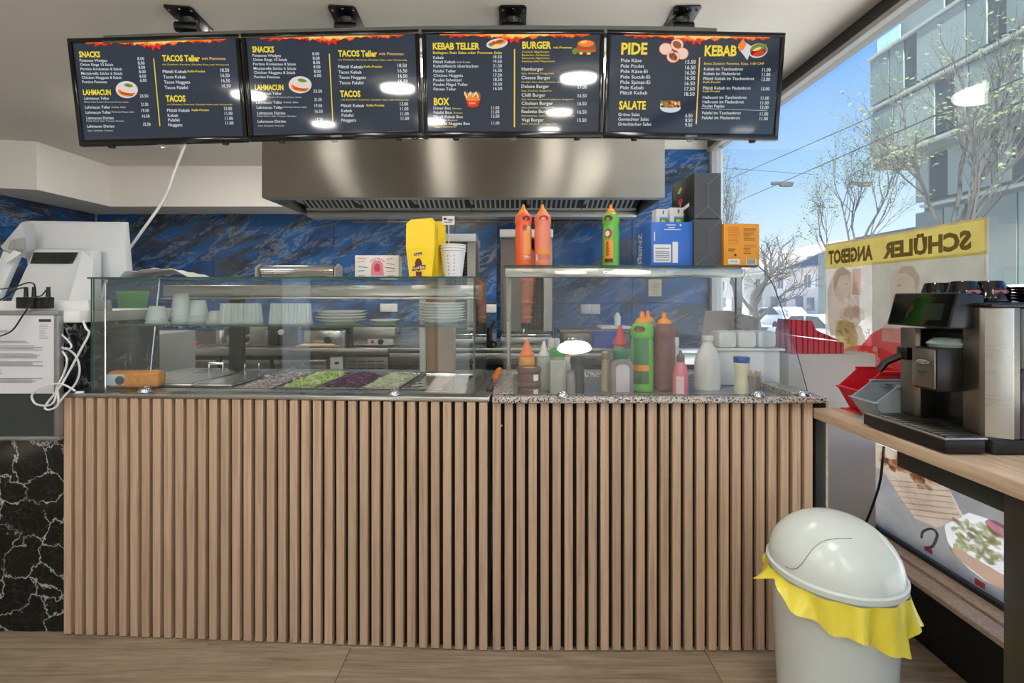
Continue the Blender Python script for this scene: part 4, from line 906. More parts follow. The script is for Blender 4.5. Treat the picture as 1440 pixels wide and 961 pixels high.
bottle('squeeze_bottle', 'pale clear squeeze bottle with white tip right of the amber one', 'bottle', at(765, 1.84), sc_(SQ, .029, PZ(480, 1.84)-FZ), M_SQC, sc_(CONE, .034, PZ(480, 1.84)-FZ), M_SQW, group=G)
bottle('squeeze_bottle', 'white squeeze bottle with salmon tip behind the green lidded jar', 'bottle', at(797, 1.86), sc_(SQ, .031, PZ(479, 1.86)-FZ), M_SQW, sc_(CONE, .040, PZ(479, 1.86)-FZ), mat('salmon tip', (240, 160, 120), .4), group=G)
M_LIDG = mat('green lid', (44, 160, 66), .35); M_LIDDG = mat('dark green lid', (28, 120, 84), .35)
JAR = [(0, 0), (.94, 0), (1, .03), (1, .70), (.92, .78), (.80, .82)]; LID = [(.0, .815), (.95, .815), (1.0, .83), (1.0, .985), (.95, 1.0), (0, 1.0)]
bottle('spice_jar', 'square clear jar with bright green lid in the curved case', 'jar', at(785, 1.76), sc_(JAR, .034, PZ(491, 1.76)-FZ), mat('clear jar', (196, 194, 186), .2, alpha=.75), sc_(LID, .031, PZ(491, 1.76)-FZ), M_LIDG, group=G, seg=4, rz=0) if False else None
def jar(px, d, ptop, r, label, body, lidm, lid_frac=.18, square=False, name='spice_jar', extra=None, neck=.85):
    H = PZ(ptop, d)-FZ; t = thing(name, label, 'jar', at(px, d), 0, G); zl = H*(1-lid_frac)
    m = MB()
    if square: m.box((-r, -r, 0), (r, r, zl-.012), .008); m.lathe([(r*neck, 0), (r*neck, .012)], (0, 0, zl-.012), 18)
    else: m.lathe([(0, 0), (r*.92, 0), (r, .006), (r, zl-.025), (r*neck, zl-.008), (r*neck, zl)], (0, 0, 0), 20)
    m.obj('body', body, t)
    m = MB(); m.lathe([(r*neck*1.06, zl), (r*neck*1.1, zl+.002), (r*neck*1.1, H-.003), (r*neck, H), (0, H)], (0, 0, 0), 24); m.obj('lid', lidm, t)
    return t, H
M_JCLEAR = mat('clear jar glass', (190, 188, 180), .15, alpha=.72)
jar(784, 1.755, 491, .030, 'square clear jar with bright green lid in the curved case', M_JCLEAR, M_LIDG, .16, True, neck=.9)
jar(812, 1.76, 502, .025, 'dark spice jar with black lid right of the green lidded jar', mat('dark spice', (52, 50, 58), .25, vary=.25, scale=30), mat('black lid', (44, 42, 42), .4), .22, neck=.95)
jar(803, 1.705, 521, .016, 'small pale glass jar standing before the dark spice jar', mat('grey glass jar', (150, 148, 146), .2, alpha=.8), M_DSTEEL, .1)
# two stacked brown tubs
M_BRT = mat('brown tub plastic', (112, 74, 66), .35, vary=.1)
for k, (z, lb) in enumerate(((FZ, 'lower of two stacked brown sauce tubs at the left of the curved case'), (FZ+.0515, 'upper of two stacked brown sauce tubs, orange sauce on top'))):
    t = thing('sauce_tub', lb, 'tub', at(744, 1.715, z), 0, 'brown sauce tubs')
    m = MB(); m.lathe([(0, 0), (.040, 0), (.041, .004), (.041, .032), (.036, .034)], (0, 0, 0), 24); m.obj('body', M_BRT, t)
    m = MB(); m.lathe([(.0425, .034), (.044, .036), (.044, .047), (.041, .051), (.038, .051), (.036, .045), (0, .045)], (0, 0, 0), 24); m.obj('rim', mat('brown tub rim', (98, 64, 58), .35), t)
    patch(t, .041, .35, .85, .006, .028, M_LWHT, 'label')
    if k: m = MB(); m.lathe([(.034, .0455), (.0, .049)], (0, 0, 0), 20); m.obj('sauce', M_LORG, t)
# cruet with green lid, window shaped body
t = thing('oil_cruet', 'arched glass cruet with dark green lid left of the tall green bottle', 'jar', at(873.5, 1.735), 0, G); H = PZ(492, 1.735)-FZ
def arch(w, h): return [(-w, 0), (w, 0), (w, h-w*.7)]+[(w*math.cos(a), h-w*.7+w*.7*math.sin(a)) for a in [PI*k/8 for k in range(1, 8)]]+[(-w, h-w*.7)]
m = MB(); m.prism([(x, -.024, z) for x, z in arch(.040, H*.82)], (0, .048, 0), bev=.004); m.obj('body', mat('mauve cruet glass', (150, 136, 138), .15, alpha=.85), t)
m = MB(); m.prism([(x, -.0265, z+.012) for x, z in arch(.024, H*.62)], (0, .003, 0)); m.obj('window_relief', mat('pale cruet window', (196, 190, 194), .15), t)
m = MB(); m.lathe([(.027, H*.81), (.029, H*.83), (.029, H-.003), (.025, H), (0, H)], (0, 0, 0), 22); m.obj('lid', M_LIDDG, t)
bottle('squeeze_bottle', 'smoky squeeze bottle with red tip behind the arched cruet', 'bottle', at(872, 1.88), sc_(SQ, .028, PZ(457, 1.88)-FZ), mat('smoky bottle', (130, 112, 108), .3), sc_(CONE, .040, PZ(457, 1.88)-FZ), mat('red tip', (212, 52, 64), .35), group=G)
t = thing('pepper_mill', 'slim pale wooden pepper mill left of the arched cruet', 'mill', at(852, 1.80), 0)
H = PZ(493, 1.8)-FZ
m = MB(); m.lathe([(0, 0), (.018, 0), (.019, .01), (.015, .03), (.017, .08), (.013, .11), (.013, H*.78)], (0, 0, 0), 18); m.obj('body', mat('mill wood', (176, 158, 128), .5, vary=.1), t)
m = MB(); m.lathe([(.013, H*.785), (.017, H*.82), (.016, H*.95), (.006, H), (0, H)], (0, 0, 0), 18); m.obj('crown', mat('mill top', (150, 128, 100), .5), t)
t = bottle('syrup_bottle', 'small pink sauce bottle with grey cap right of the brown red bottle', 'bottle', at(957, 1.725), [(0, 0), (.026, 0), (.027, .006), (.027, .07), (.020, .105), (.013, .118)], mat('pink sauce', (222, 120, 140), .3, vary=.08), [(.013, .117), (.014, .12), (.014, .138), (.006, .146), (.004, PZ(493, 1.725)-FZ), (0, PZ(493, 1.725)-FZ)], mat('grey cap', (96, 92, 84), .4), group=G)
patch(t, .0272, -.9, .1, .004, .07, mat('pale pink label', (240, 206, 206), .4), 'label')
M_WB = mat('white cleaner bottle', (232, 232, 230), .35, alpha=.93)
H = PZ(472, 1.84)-FZ
bottle('white_jug', 'large white plastic bottle with pale cap in the curved case', 'bottle', at(995, 1.84), [(0, 0), (.046, 0), (.049, .008), (.049, H*.5), (.040, H*.66), (.024, H*.8), (.019, H*.86), (.019, H*.9)], M_WB, [(.021, H*.9), (.022, H*.905), (.022, H*.995), (.018, H), (0, H)], M_LWHT, group=G, sy=.8)
bottle('white_bottle', 'slim white bottle between the brown red bottle and the white jug', 'bottle', at(949, 1.92), [(0, 0), (.026, 0), (.028, .01), (.028, .11), (.016, .14), (.014, .16)], M_WB, [(.016, .158), (.016, .19), (0, .192)], M_LWHT, group=G)
M_MAYO = mat('cream dressing', (226, 220, 178), .35, vary=.05)
H = PZ(502, 1.74)-FZ
bottle('dressing_jar', 'waisted jar of cream dressing with blue lid in the curved case', 'jar', at(1043, 1.74), [(0, 0), (.022, 0), (.026, .01), (.026, .045), (.022, .06), (.026, .09), (.027, H-.022), (.024, H-.018)], M_MAYO, [(.027, H-.02), (.028, H-.018), (.028, H-.002), (.026, H), (0, H)], mat('blue lid', (36, 84, 160), .35), group=G)
t = thing('toothpick_glass', 'small glass of toothpicks at the front right of the curved case', 'glass', at(1061, 1.72), 0)
m = MB(); m.lathe([(0, 0), (.020, 0), (.022, .035), (.026, .07), (.0245, .07), (.020, .035), (.018, .004), (0, .004)], (0, 0, 0), 20); m.obj('tumbler', M_CLEAR, t)
rr = random.Random(2); m = MB()
for k in range(60):
    a, q = rr.random()*6.28, rr.random()**.5*.015; b = rr.random()*6.28; m.tube([(q*.8*math.cos(a), q*.8*math.sin(a), .006), (q*1.5*math.cos(a+.3), q*1.5*math.sin(a+.3), .076+rr.random()*.012)], .0011, 4)
o = m.obj('toothpicks', mat('toothpick wood', (206, 170, 126), .7), t); o['kind'] = 'stuff'
t = thing('foam_box', 'white foam box with rounded lid standing at the back of the curved case', 'box', at(1047, 1.955, .826), 0)
m = MB(); m.box((-.14, -.06, .0), (.115, .06, .145), .015); m.obj('base', M_PAPER, t)
m = MB()
for k in range(3): m = MB(); m.box((-.125+k*.078, -.05, .1485), (-.051+k*.078, .05, .215), .014); m.obj('lid_dome', M_WHITE, t)
m = MB(); m.box((-.15, -.066, .138), (.13, .066, .148), .004); m.obj('rim', M_WHITE, t)
t = thing('folded_paper_bag', 'grey folded paper sheet leaning above the foam box behind glass', 'paper', Vector((PX(1032, 2.2), 2.2, .96)), 0)
m = MB(); m.prism([(-.15, 0, 0), (.10, 0, .0), (.115, 0, .12), (-.02, 0, .155), (-.13, 0, .155)], (0, .004, 0)); m.obj('sheet', mat('warm grey paper', (184, 178, 174), .7), t)
m = MB(); m.prism([(-.03, -.004, .0), (.08, -.004, .0), (-.02, -.004, .10)], (0, .003, 0)); m.obj('folded_corner', mat('darker grey paper', (164, 156, 150), .7), t)
m = MB(); m.box((-.10, -.05, .0), (.10, .05, -.155)); m.obj('carton_below', mat('pale carton', (200, 200, 200), .7), t)
# orange handled knife on the granite gap
t = thing('orange_knife', 'knife with orange handle lying between the two glass cases', 'knife', Vector((PX(697, 1.86), 1.86, .8455)), -.15)
m = MB(); m.prism([(-.004, -.15, .0), (.010, -.15, .0), (.006, .0, .018), (-.004, .0, .022)], (.002, 0, 0)); m.obj('blade', M_CHROME, t)
m = MB(); m.tube([(0, -.01, .022), (.0, .05, .035), (.0, .09, .036)], .012, 8); m.obj('handle', mat('orange handle', (240, 130, 40), .4), t)
m = MB(); m.box((PX(680, 1.95), 1.62, .8275), (PX(706, 1.62)-.002, 2.15, .8452)); 
o = m.obj('granite_strip', M_GRANITE, None); bpy.data.objects.remove(o)

# ------------------------------------------------------------------ cartons on the top glass shelf
t = thing('blue_carton', 'blue carton with white label and barcode on the top glass shelf', 'box', Vector((PX(947, 2.06), 2.06, SHZ)), .05)
a0, a1, q = PX(915, 2.06)-PX(947, 2.06), PX(976, 2.06)-PX(947, 2.06), .205
m = MB(); m.box((a0, 0, 0), (a1, .20, .192), .003); m.obj('carton_body', mat('blue carton board', (52, 110, 202), .45, vary=.04), t)
W3 = a1-a0
m = MB(); s = Sheet(m, (a0, 0, 0), (W3, 0, 0), (0, 0, .192)); M_BC = mat('dark print', (40, 46, 60), .5)
s.rect(.06, .10, .47, .50, 0)
for v in (.14, .20, .24, .29, .33, .40): s.rect(.10, v, .43, v+.025, 2)
s.rect(.50, .09, .63, .56, 0)
for k in range(5): s.rect(.52, .14+.08*k, .60, .16+.08*k, 0)
for v, u0, u1 in ((.93, .36, .58), (.87, .4, .55), (.83, .3, .7)): s.rect(u0, v-.008, u1, v+.012, 0)
s.poly([(.66, .93), (.69, .90), (.72, .93), (.69, .96)], 0); s.rect(.07, .58, .09, .78, 0)
m.obj('white_print', [M_LWHT, M_BC, mat('grey bars', (150, 154, 158), .5)], t, angle=3)
m = MB(); s = Sheet(m, (a0, .2, 0), (0, -.2, 0), (0, 0, .192)); s.N = Vector((-1, 0, 0))
# the word runs up the narrow side
vs, fs = text_data('HEINZ', .02); x0 = min(p.x for p in vs); x1 = max(p.x for p in vs)
nv = [m.bm.verts.new(s.at(.40-.24*p.y/CAP, .12+.72*(p.x-x0)/(x1-x0))) for p in vs]
for f in fs: m.bm.faces.new([nv[i] for i in f])
s.poly([(.02, .26), (.20, .30), (.14, .10)], 0); m.obj('brand_lettering', [M_LWHT], t, angle=3)
M_CHAR = mat('charcoal bag', (74, 74, 78), .4, vary=.06); M_CHARS = mat('grey bag seam', (112, 112, 116), .35)
def bag(px, z, w, h, dp, label, side, rz):
    t = thing('charcoal_bag', label, 'bag', Vector((PX(px, 2.05), 2.05, z)), rz, 'charcoal coloured block bags')
    m = MB(); m.box((-w/2, 0, 0), (w/2, dp, h), .004); m.obj('pack_body', mat('black printed side', (26, 30, 28), .35) if side else M_CHAR, t)
    m = MB(); s = Sheet(m, (-w/2, 0, 0), (w, 0, 0), (0, 0, h)); s.lift = .001
    s.poly([(0.01, .01), (.99, .01), (.5, .27)], 0); s.poly([(.99, .99), (.01, .99), (.5, .73)], 0); s.k -= .2
    s.poly([(.0, .02), (.485, .28), (.485, .72), (0, .98)], 0); s.poly([(.515, .28), (1, .02), (1, .98), (.515, .72)], 0)
    m.obj('folded_end', M_CHAR, t, angle=3)
    m = MB()
    for a, b in (((0, 0), (.5, .27)), ((1, 0), (.5, .27)), ((.5, .27), (.5, .73)), ((0, 1), (.5, .73)), ((1, 1), (.5, .73))): m.tube([((a[0]-.5)*w*.98, -.001, a[1]*h*.98+.002), ((b[0]-.5)*w, -.003, b[1]*h)], .0022, 5)
    m.obj('fold_seams', M_CHARS, t)
    if side:
        m = MB(); s = Sheet(m, (-w/2, dp, 0), (0, -dp, 0), (0, 0, h)); s.N = Vector((-1, 0, 0))
        s.ell(.42, .52, .1, .07, 1); s.rect(.40, .40, .44, .48, 2); s.text('COOP', .3, .75, .26, .09, 0, .03, rise=.1) if False else s.poly([(.3, .24), (.8, .32), (.8, .40), (.3, .32)], 0)
        s.ell(.4, .78, .10, .05, 3, rot=.5); s.rect(.32, .17, .62, .2, 2)
        m.obj('side_print', [M_LWHT, M_LRED, M_LORG, M_LYG], t, angle=3)
    return t
bag(995.5, SHZ, PX(1013, 2.05)-PX(974, 2.05), .203, .15, 'lower charcoal bag with folded end between blue and orange cartons', False, .02)
bag(995, SHZ+.2035, PX(1015, 2.05)-PX(977, 2.05), .196, .26, 'upper charcoal bag with cherry print stacked by the window', True, .04)
t = thing('orange_carton', 'orange carton with black print at the window end of the top shelf', 'box', Vector((PX(1043, 2.04), 2.04, SHZ)), .03)
w = PX(1067, 2.04)-PX(1016, 2.04); h = .182
m = MB(); m.box((-w/2, 0, 0), (w/2, .15, h), .003); m.obj('carton_body', mat('orange carton board', (238, 156, 34), .45, vary=.04), t)
m = MB(); s = Sheet(m, (-w/2, 0, 0), (w, 0, 0), (0, 0, h)); rr = random.Random(4)
for k in range(11): s.rect(.12, .52+.038*k, .46*rr.uniform(.85, 1), .53+.038*k, 2)
for k in range(16):
    if k not in (6, 7): s.rect(.55, .30+.038*k, .55+rr.uniform(.15, .36), .312+.038*k, 2 if k % 3 else 1)
s.rect(.12, .06, .44, .18, 0); s.text('87001382', .18, .38, .095, .045, 1); s.rect(.62, .05, .90, .18, 0)
for k in range(12): s.rect(.64+.02*k, .06, .648+.02*k+.006*(k % 2), .17, 1)
s.ell(.32, .27, .03, .03, 1); s.rect(.12, .40, .32, .415, 1); s.rect(.12, .36, .28, .375, 1)
m.obj('black_print', [M_LWHT, mat('near black print', (60, 44, 24), .5), mat('brown text print', (176, 108, 24), .5)], t, angle=3)
for px, lb, w_, h_ in ((931, 'left one of two small white tea boxes on the blue carton', .052, .066), (952, 'right one of two small white tea boxes on the blue carton', .062, .072)):
    d = 2.12; t = thing('tea_box', lb, 'box', Vector((PX(px, d), d, SHZ+.1925)), .12, 'small white boxes on the blue carton')
    m = MB(); m.box((-w_/2, 0, 0), (w_/2, .05, h_), .002); m.obj('carton_body', M_PAPER, t)
    m = MB(); s = Sheet(m, (-w_/2, 0, 0), (w_, 0, 0), (0, 0, h_)); s.rect(.28, .05, .98, .36, 0); s.rect(.28, .36, .98, .46, 1); s.rect(.55, .65, .68, .9, 2); s.ell(.6, .2, .2, .1, 3); m.obj('colour_print', [mat('leaf green print', (76, 140, 66), .5), mat('sky blue print', (110, 160, 210), .5), M_GRP, M_LYG], t, angle=3)

# ------------------------------------------------------------------ back counters and kitchen equipment
BZ = .861; BD = 3.0
t = thing('refrigerated_counter', 'long steel refrigerated counter behind the salad case with drawers and a vent', 'counter', (0, 0, 0))
xa, xb = PX(205, BD), PX(546, BD)
m = MB(); m.box((xa, BD-.01, BZ-.045), (xb, DL-.005, BZ), .004); m.obj('worktop', M_STEEL, t)
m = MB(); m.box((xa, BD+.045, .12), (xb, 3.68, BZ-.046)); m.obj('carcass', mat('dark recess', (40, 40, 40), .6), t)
for a, b in ((228, 306), (311, 380), (384, 459)):
    x0, x1 = PX(a, BD), PX(b, BD); m = MB(); m.box((x0, BD+.015, BZ-.36), (x1, BD+.044, BZ-.085), .004); dr = m.obj('drawer', M_DSTEEL, t)
    m = MB(); m.box((x0+.004, BD-.004, BZ-.098), (x1-.004, BD+.014, BZ-.072), .004); m.obj('handle', M_STEEL, dr)
    m = MB(); m.box((x1-.002, BD-.002, BZ-.15), (x1+.016, BD+.03, BZ-.06), .004); m.obj('latch', M_MATBLACK, dr)
x0, x1 = PX(463, BD), PX(481, BD); m = MB(); m.box((x0, BD+.012, BZ-.16), (x1, BD+.044, BZ-.055), .003); cp = m.obj('control_panel', M_WHITE, t)
m = MB(); m.box((x0+.03, BD+.010, BZ-.10), (x0+.055, BD+.0119, BZ-.085)); m.obj('gauge', M_BLACK, cp)
x0, x1 = PX(483, BD), PX(545, BD); m = MB(); m.box((x0, BD+.012, BZ-.30), (x1, BD+.044, BZ-.055), .003); vp = m.obj('vent_grille', M_DSTEEL, t)
m = MB()
for r_ in range(4):
    for k in range(4): x = x0+.03+.058*k; m.box((x, BD+.0105, BZ-.085-.022*r_), (x+.044, BD+.0118, BZ-.079-.022*r_))
o = m.obj('vent_slots', M_BLACK, vp); o['kind'] = 'stuff'
t = thing('cooking_counter', 'plain steel cooking counter under the kebab grills', 'counter', (0, 0, 0))
xc, xd = PX(548, BD), 1.50
m = MB(); m.box((xc, BD-.015, BZ-.03), (xd, DR-.004, BZ+.002), .004); m.box((xc, BD-.012, BZ-.10), (xd, BD+.03, BZ-.0305), .003); m.box((xc, DR-.003, BZ-.03), (XSTEP-.004, DL-.004, BZ+.002)); m.obj('worktop', M_STEEL, t)
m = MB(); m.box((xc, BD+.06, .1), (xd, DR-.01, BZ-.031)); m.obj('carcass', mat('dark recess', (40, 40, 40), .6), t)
m = MB(); m.box((xc, BD+.02, .12), (xd, BD+.059, BZ-.14), .003); m.obj('front_panel', M_DSTEEL, t)

def grill(px0, px1, ptop, meat, label, d=3.08):
    x0, x1 = PX(px0, d), PX(px1, d); zt = PZ(ptop, d); w = x1-x0; t = thing('kebab_grill', label, 'grill', ((x0+x1)/2, d, BZ+.002), 0, 'vertical kebab grills'); H = zt-BZ-.002
    m = MB(); m.box((-w/2, -.06, 0), (w/2, .38, .07), .006); m.obj('base', M_STEEL, t)
    m = MB(); m.box((-w/2+.01, -.08, .0705), (w/2-.01, .0, .085), .004); m.obj('drip_tray', M_CHROME, t)
    m = MB(); m.box((-w/2, .30, .0705), (w/2, .36, H-.05)); m.obj('back_panel', M_DSTEEL, t)
    m = MB(); m.box((-w/2, -.02, .10), (-w/2+.012, .299, H-.051)); m.box((-w/2+.0121, -.02, .10), (-w/2+w*.40, -.008, H-.051)); m.obj('side_panel', M_GREYSIDE, t)
    m = MB(); m.box((w/2-w*.16, -.02, .10), (w/2, .0, H-.051)); m.box((w/2-.012, .0001, .10), (w/2, .299, H-.051)); m.obj('right_panel', mat('satin grill steel', (172, 170, 164), .5, .5), t)
    m = MB(); m.box((-w/2-.005, -.05, H-.05), (w/2+.005, .37, H), .006); m.obj('top_housing', M_WHITE, t)
    m = MB(); m.box((w*.05, .10, .10), (w/2-w*.165, .13, H-.06)); b = m.obj('burner', mat('burner ceramic', (60, 46, 42), .8, vary=.3, scale=60), t)
    m = MB()
    for r_ in range(22):
        for k in range(3): x = w*.08+k*w*.085; z = .13+r_*(H-.22)/22; m.box((x, .093, z), (x+w*.05, .0995, z+.016))
    o = m.obj('burner_grid', mat('burner grid', (92, 78, 72), .6), b); o['kind'] = 'stuff'
    if meat:
        m = MB(); rr = random.Random(8); pr = [(0, .15), (.05, .15)]+[(.055+.035*j/22+rr.uniform(-.006, .006), .16+(H-.30)*j/22) for j in range(23)]+[(.05, H-.10), (0, H-.10)]
        m.lathe(pr, (-w*.05, .06, 0), 18); m.obj('kebab_meat', mat('roast kebab meat', (196, 122, 92), .6, vary=.3, scale=30, bump=.4), t)
    m = MB(); m.tube([(-w*.05, .06, .085), (-w*.05, .06, H-.051)], .006); m.obj('spit', M_CHROME, t)
    return t
M_GREYSIDE = mat('grey grill panel', (112, 108, 102), .45, .6, vary=.04)
grill(704, 776, 324, True, 'tall steel kebab grill with meat spit behind the salmon sauce bottle')
grill(598, 669, 330, False, 'tall steel kebab grill without meat behind the yellow cartons', 3.12)
def bz(px, d): return Vector((PX(px, d), d, BZ+.001))
def bzc(px, d): return Vector((PX(px, d), d, BZ+.003))
t = thing('crepe_maker', 'low steel crepe maker with a dark knob on the refrigerated counter', 'appliance', bz(455, 3.10)); 
m = MB(); m.lathe([(.15, 0), (.155, .004), (.155, .10), (.15, .106), (0, .106)], (0, .05, 0), 32, sy=.55); m.obj('body', M_STEEL, t)
m = MB(); m.lathe([(.162, .1065), (.165, .11), (.165, .122), (0, .124)], (0, .05, 0), 32, sy=.55); m.obj('hot_plate', M_MATBLACK, t)
m = MB(); m.lathe([(.022, -.02), (.020, 0)], (.045, -.035, .045), 16, axis='Y'); m.obj('knob', M_BLACK, t)
t = thing('flat_bread', 'flat bread lying on a board before the crepe maker', 'bread', bz(447, 3.0)+Vector((0, -.0, .0)))
m = MB(); m.box((-.15, .0, 0), (.12, .05, .010), .003); m.obj('board', mat('board wood', (190, 140, 90), .6), t)
m = MB(); m.lathe([(0, .0101), (.11, .0101), (.12, .016), (.10, .024), (0, .026)], (-.01, .02, 0), 24, sy=.3); m.obj('loaf', mat('flat bread crust', (226, 208, 176), .7, vary=.12), t)
t = thing('steel_toaster', 'boxy steel toaster with a red switch and black knob right of the crepe maker', 'appliance', bz(526, 3.08))
m = MB(); m.box((-.135, 0, .008), (.135, .20, .145), .005); m.obj('housing', M_STEEL, t)
m = MB(); m.box((-.04, -.004, .012), (.12, -.0002, .05), .001); m.obj('control_plate', mat('pale control plate', (206, 208, 208), .4), t)
m = MB(); m.box((-.016, -.010, .022), (.002, -.0042, .044), .002); m.obj('red_switch', mat('red switch', (212, 30, 44), .3), t)
m = MB(); m.lathe([(.018, -.026), (.016, -.0045)], (.048, 0, .034), 16, axis='Y'); m.obj('knob', M_BLACK, t)
m = MB(); m.box((-.165, .02, .0), (-.138, .19, .14), .004); m.obj('side_block', M_MATBLACK, t)
m = MB(); m.lathe([(0, 0), (.045, 0), (.072, .03), (.080, .062), (.083, .064), (.078, .064), (.068, .03), (.04, .006), (0, .006)], (0, 0, 0), 28); solo(m, 'mixing_bowl', M_CHROME, 'round steel mixing bowl on the refrigerated counter', 'bowl', bz(335, 3.14))
m = MB(); m.lathe([(0, 0), (.026, 0), (.027, .005), (.027, .095), (.024, .10), (0, .10)], (0, 0, 0), 20); solo(m, 'steel_canister', M_STEEL, 'narrow steel canister left of the mixing bowl', 'canister', bz(310, 3.16))
t = thing('steel_dispenser', 'upright steel napkin dispenser right of the mixing bowl', 'dispenser', bz(364, 3.10)); m = MB(); m.box((-.06, 0, 0), (.055, .10, .135), .004); m.obj('housing', M_STEEL, t); m = MB(); m.box((.035, -.002, .02), (.05, -.0002, .12)); m.obj('slot', M_CHROME, t)
t = thing('red_handle_knife', 'long knife with a red handle on the refrigerated counter', 'knife', bz(262, 3.12), .12)
m = MB(); m.box((-.14, -.015, .004), (.07, .015, .03), .008); m.obj('handle', mat('red handle', (206, 50, 62), .4), t); m = MB(); m.prism([(.0705, 0, .012), (.25, 0, .02), (.24, 0, .03), (.0705, 0, .026)], (0, .003, 0)); m.obj('blade', M_DSTEEL, t)
t = thing('foil_covered_tray', 'shallow steel tray with crumpled foil at the left end of the back counter', 'tray', bz(262, 3.42), .08); m = MB(); m.prism([(-.24, 0, .0), (.22, 0, 0), (.26, 0, .085), (-.24, 0, .06)], (0, .22, 0)); m.obj('tray_body', M_DSTEEL, t)
rr = random.Random(1); hh = [[rr.random()*.03 for _ in range(9)] for _ in range(17)]; m = MB(); m.grid(lambda u, v: Vector((-.22+.34*u, .02+.18*v, .09+hh[int(u*16)][int(v*8)])), 16, 8); m.obj('foil', M_CHROME, t, angle=.1)
t = thing('black_fryer', 'small black fryer with a pale round knob left of the crepe maker', 'appliance', bz(396, 3.14)); m = MB(); m.box((-.075, 0, 0), (.055, .12, .14), .008); m.obj('body', M_MATBLACK, t); m = MB(); m.lathe([(.018, -.014), (.018, 0)], (0, -.0005, .09), 16, axis='Y'); m.obj('knob', M_WHITE, t)
t = thing('cardboard_box', 'brown cardboard box standing behind the stack of plates', 'box', bzc(623, 2.985)+Vector((0, .0, 0))) if False else thing('cardboard_box', 'brown cardboard box standing behind the stack of plates', 'box', Vector((PX(618, 2.15), 2.125, .8455)))
m = MB(); m.box((-.055, 0, .0), (.065, .085, .36), .003); m.obj('carton', mat('brown cardboard', (168, 132, 98), .8, vary=.06), t)
m = MB()
for k in range(6): m.box((-.035, -.0015, .22+.022*k), (-.02, -.0003, .227+.022*k))
o = m.obj('printed_marks', mat('brown marks', (110, 84, 60), .8), t); o['kind'] = 'stuff'
m = MB(); m.box((-.086, .01, .0), (-.058, .08, .35), .002); m.obj('white_sleeve', M_PAPER, t)
t['label'] = 'brown cardboard box with a white sleeve standing behind the stack of plates'
t = thing('gas_stove', 'low steel gas burner with black grate right of the toaster', 'stove', bzc(632, 2.99)-Vector((0, 0, 0)))
m = MB(); m.box((-.15, 0, 0), (.15, .02, .055), .003); m.obj('front', M_STEEL, t); m = MB()
for k in range(4): m.tube([(-.12+.08*k, -.005, .062), (-.12+.08*k, .02, .066)], .005)
m.tube([(-.14, .008, .062), (.14, .008, .062)], .005); m.obj('grate', M_MATBLACK, t)
t = thing('kebab_slicer', 'black electric kebab slicer with a cable between the two grills', 'slicer', bzc(688, 3.02))
m = MB(); m.lathe([(.03, 0), (.05, .01), (.05, .03), (.02, .045), (.018, .12), (.0, .13)], (0, 0, 0), 16); m.tube([(.0, 0, .12), (.03, .0, .17)], .014); m.obj('body', M_BLACK, t)
m = MB(); m.tube([(-.02, .02, .11), (-.07, .3, .16), (-.09, .7, .22)], .005, smooth=4); m.obj('cable', M_BLACK, t)
def socket(px, py, d, label, w=.17, h=.08):
    t = thing('wall_socket', label, 'socket', (PX(px, d), d-.001, PZ(py, d)), 0, 'wall sockets'); m = MB(); m.box((-w/2, -.014, -h/2), (w/2, 0, h/2), .004); m.obj('plate', M_WHITE, t)
    for x in (-w/4, w/4): m = MB(); m.lathe([(.030, -.019), (.033, -.0145)], (x, 0, 0), 18, axis='Y'); m.obj('outlet', M_PAPER, t)
socket(547, 433, DL, 'double white wall socket above the toaster'); socket(691, 434, DL, 'double white wall socket between the two kebab grills'); socket(830, 435, DR, 'double white wall socket on the blue tiles right of the meat grill', .15, .075)
t = thing('wall_note', 'cream paper note on the blue tiles below the blue carton', 'note', (PX(921, DR), DR-.0005, PZ(405, DR))); m = MB(); m.box((-.05, -.002, -.065), (.05, 0, .065)); m.obj('sheet', mat('cream note', (214, 204, 176), .8), t); m = MB(); s = Sheet(m, (-.05, -.0024, -.065), (.1, 0, 0), (0, 0, .13))
for k in range(6): s.rect(.3, .15+.12*k, .8, .18+.12*k)
m.obj('note_print', M_GRP, t, angle=3)
t = thing('ingredient_container', 'grey steel ingredient container on the cooking counter right of the grill', 'container', bzc(835, 3.22)); m = MB(); m.box((-.20, 0, 0), (.24, .28, .075), .006); m.box((-.23, -.01, .075), (.25, .29, .10), .006); m.obj('body', M_DSTEEL, t)
t = thing('blue_crate', 'blue plastic crate at the edge of the cooking counter', 'crate', bzc(852, 3.02)); m = MB(); m.box((-.08, 0, 0), (.08, .12, .09), .006); m.box((-.085, -.005, .078), (.085, .125, .092), .003); m.obj('body', mat('blue crate plastic', (44, 66, 168), .4), t)
t = thing('white_tray', 'flat white tray on the steel ingredient container', 'tray', bzc(868, 3.2)+Vector((0, .02, .1005))); m = MB(); m.box((-.1, 0, 0), (.1, .2, .02), .005); m.obj('body', M_WHITE, t)
m = MB(); m.lathe([(0, 0), (.02, 0), (.022, .06), (.008, .09), (0, .09)], (0, 0, 0), 14); solo(m, 'white_spray_bottle', M_WHITE, 'small white bottle standing on the white tray', 'bottle', bzc(872, 3.2)+Vector((0, .08, .121)))
m = MB(); m.box((-.10, 0, 0), (.05, .14, .035), .008); m.box((-.08, .02, .035), (.02, .12, .06), .01); solo(m, 'foil_bowl', M_CHROME, 'foil lined pan right of the meat grill', 'pan', bzc(816, 3.03))
for k in range(2):
    m = MB(); m.lathe([(0, 0), (.02, 0), (.024, .03), (.02, .055), (0, .06)], (0, 0, 0), 14); solo(m, 'white_shaker', M_WHITE, ('left', 'right')[k]+' one of two small white shakers in front of the meat grill', 'shaker', bzc(775+k*7.5, 2.99)+Vector((0, .02, .0)), group='white shakers')

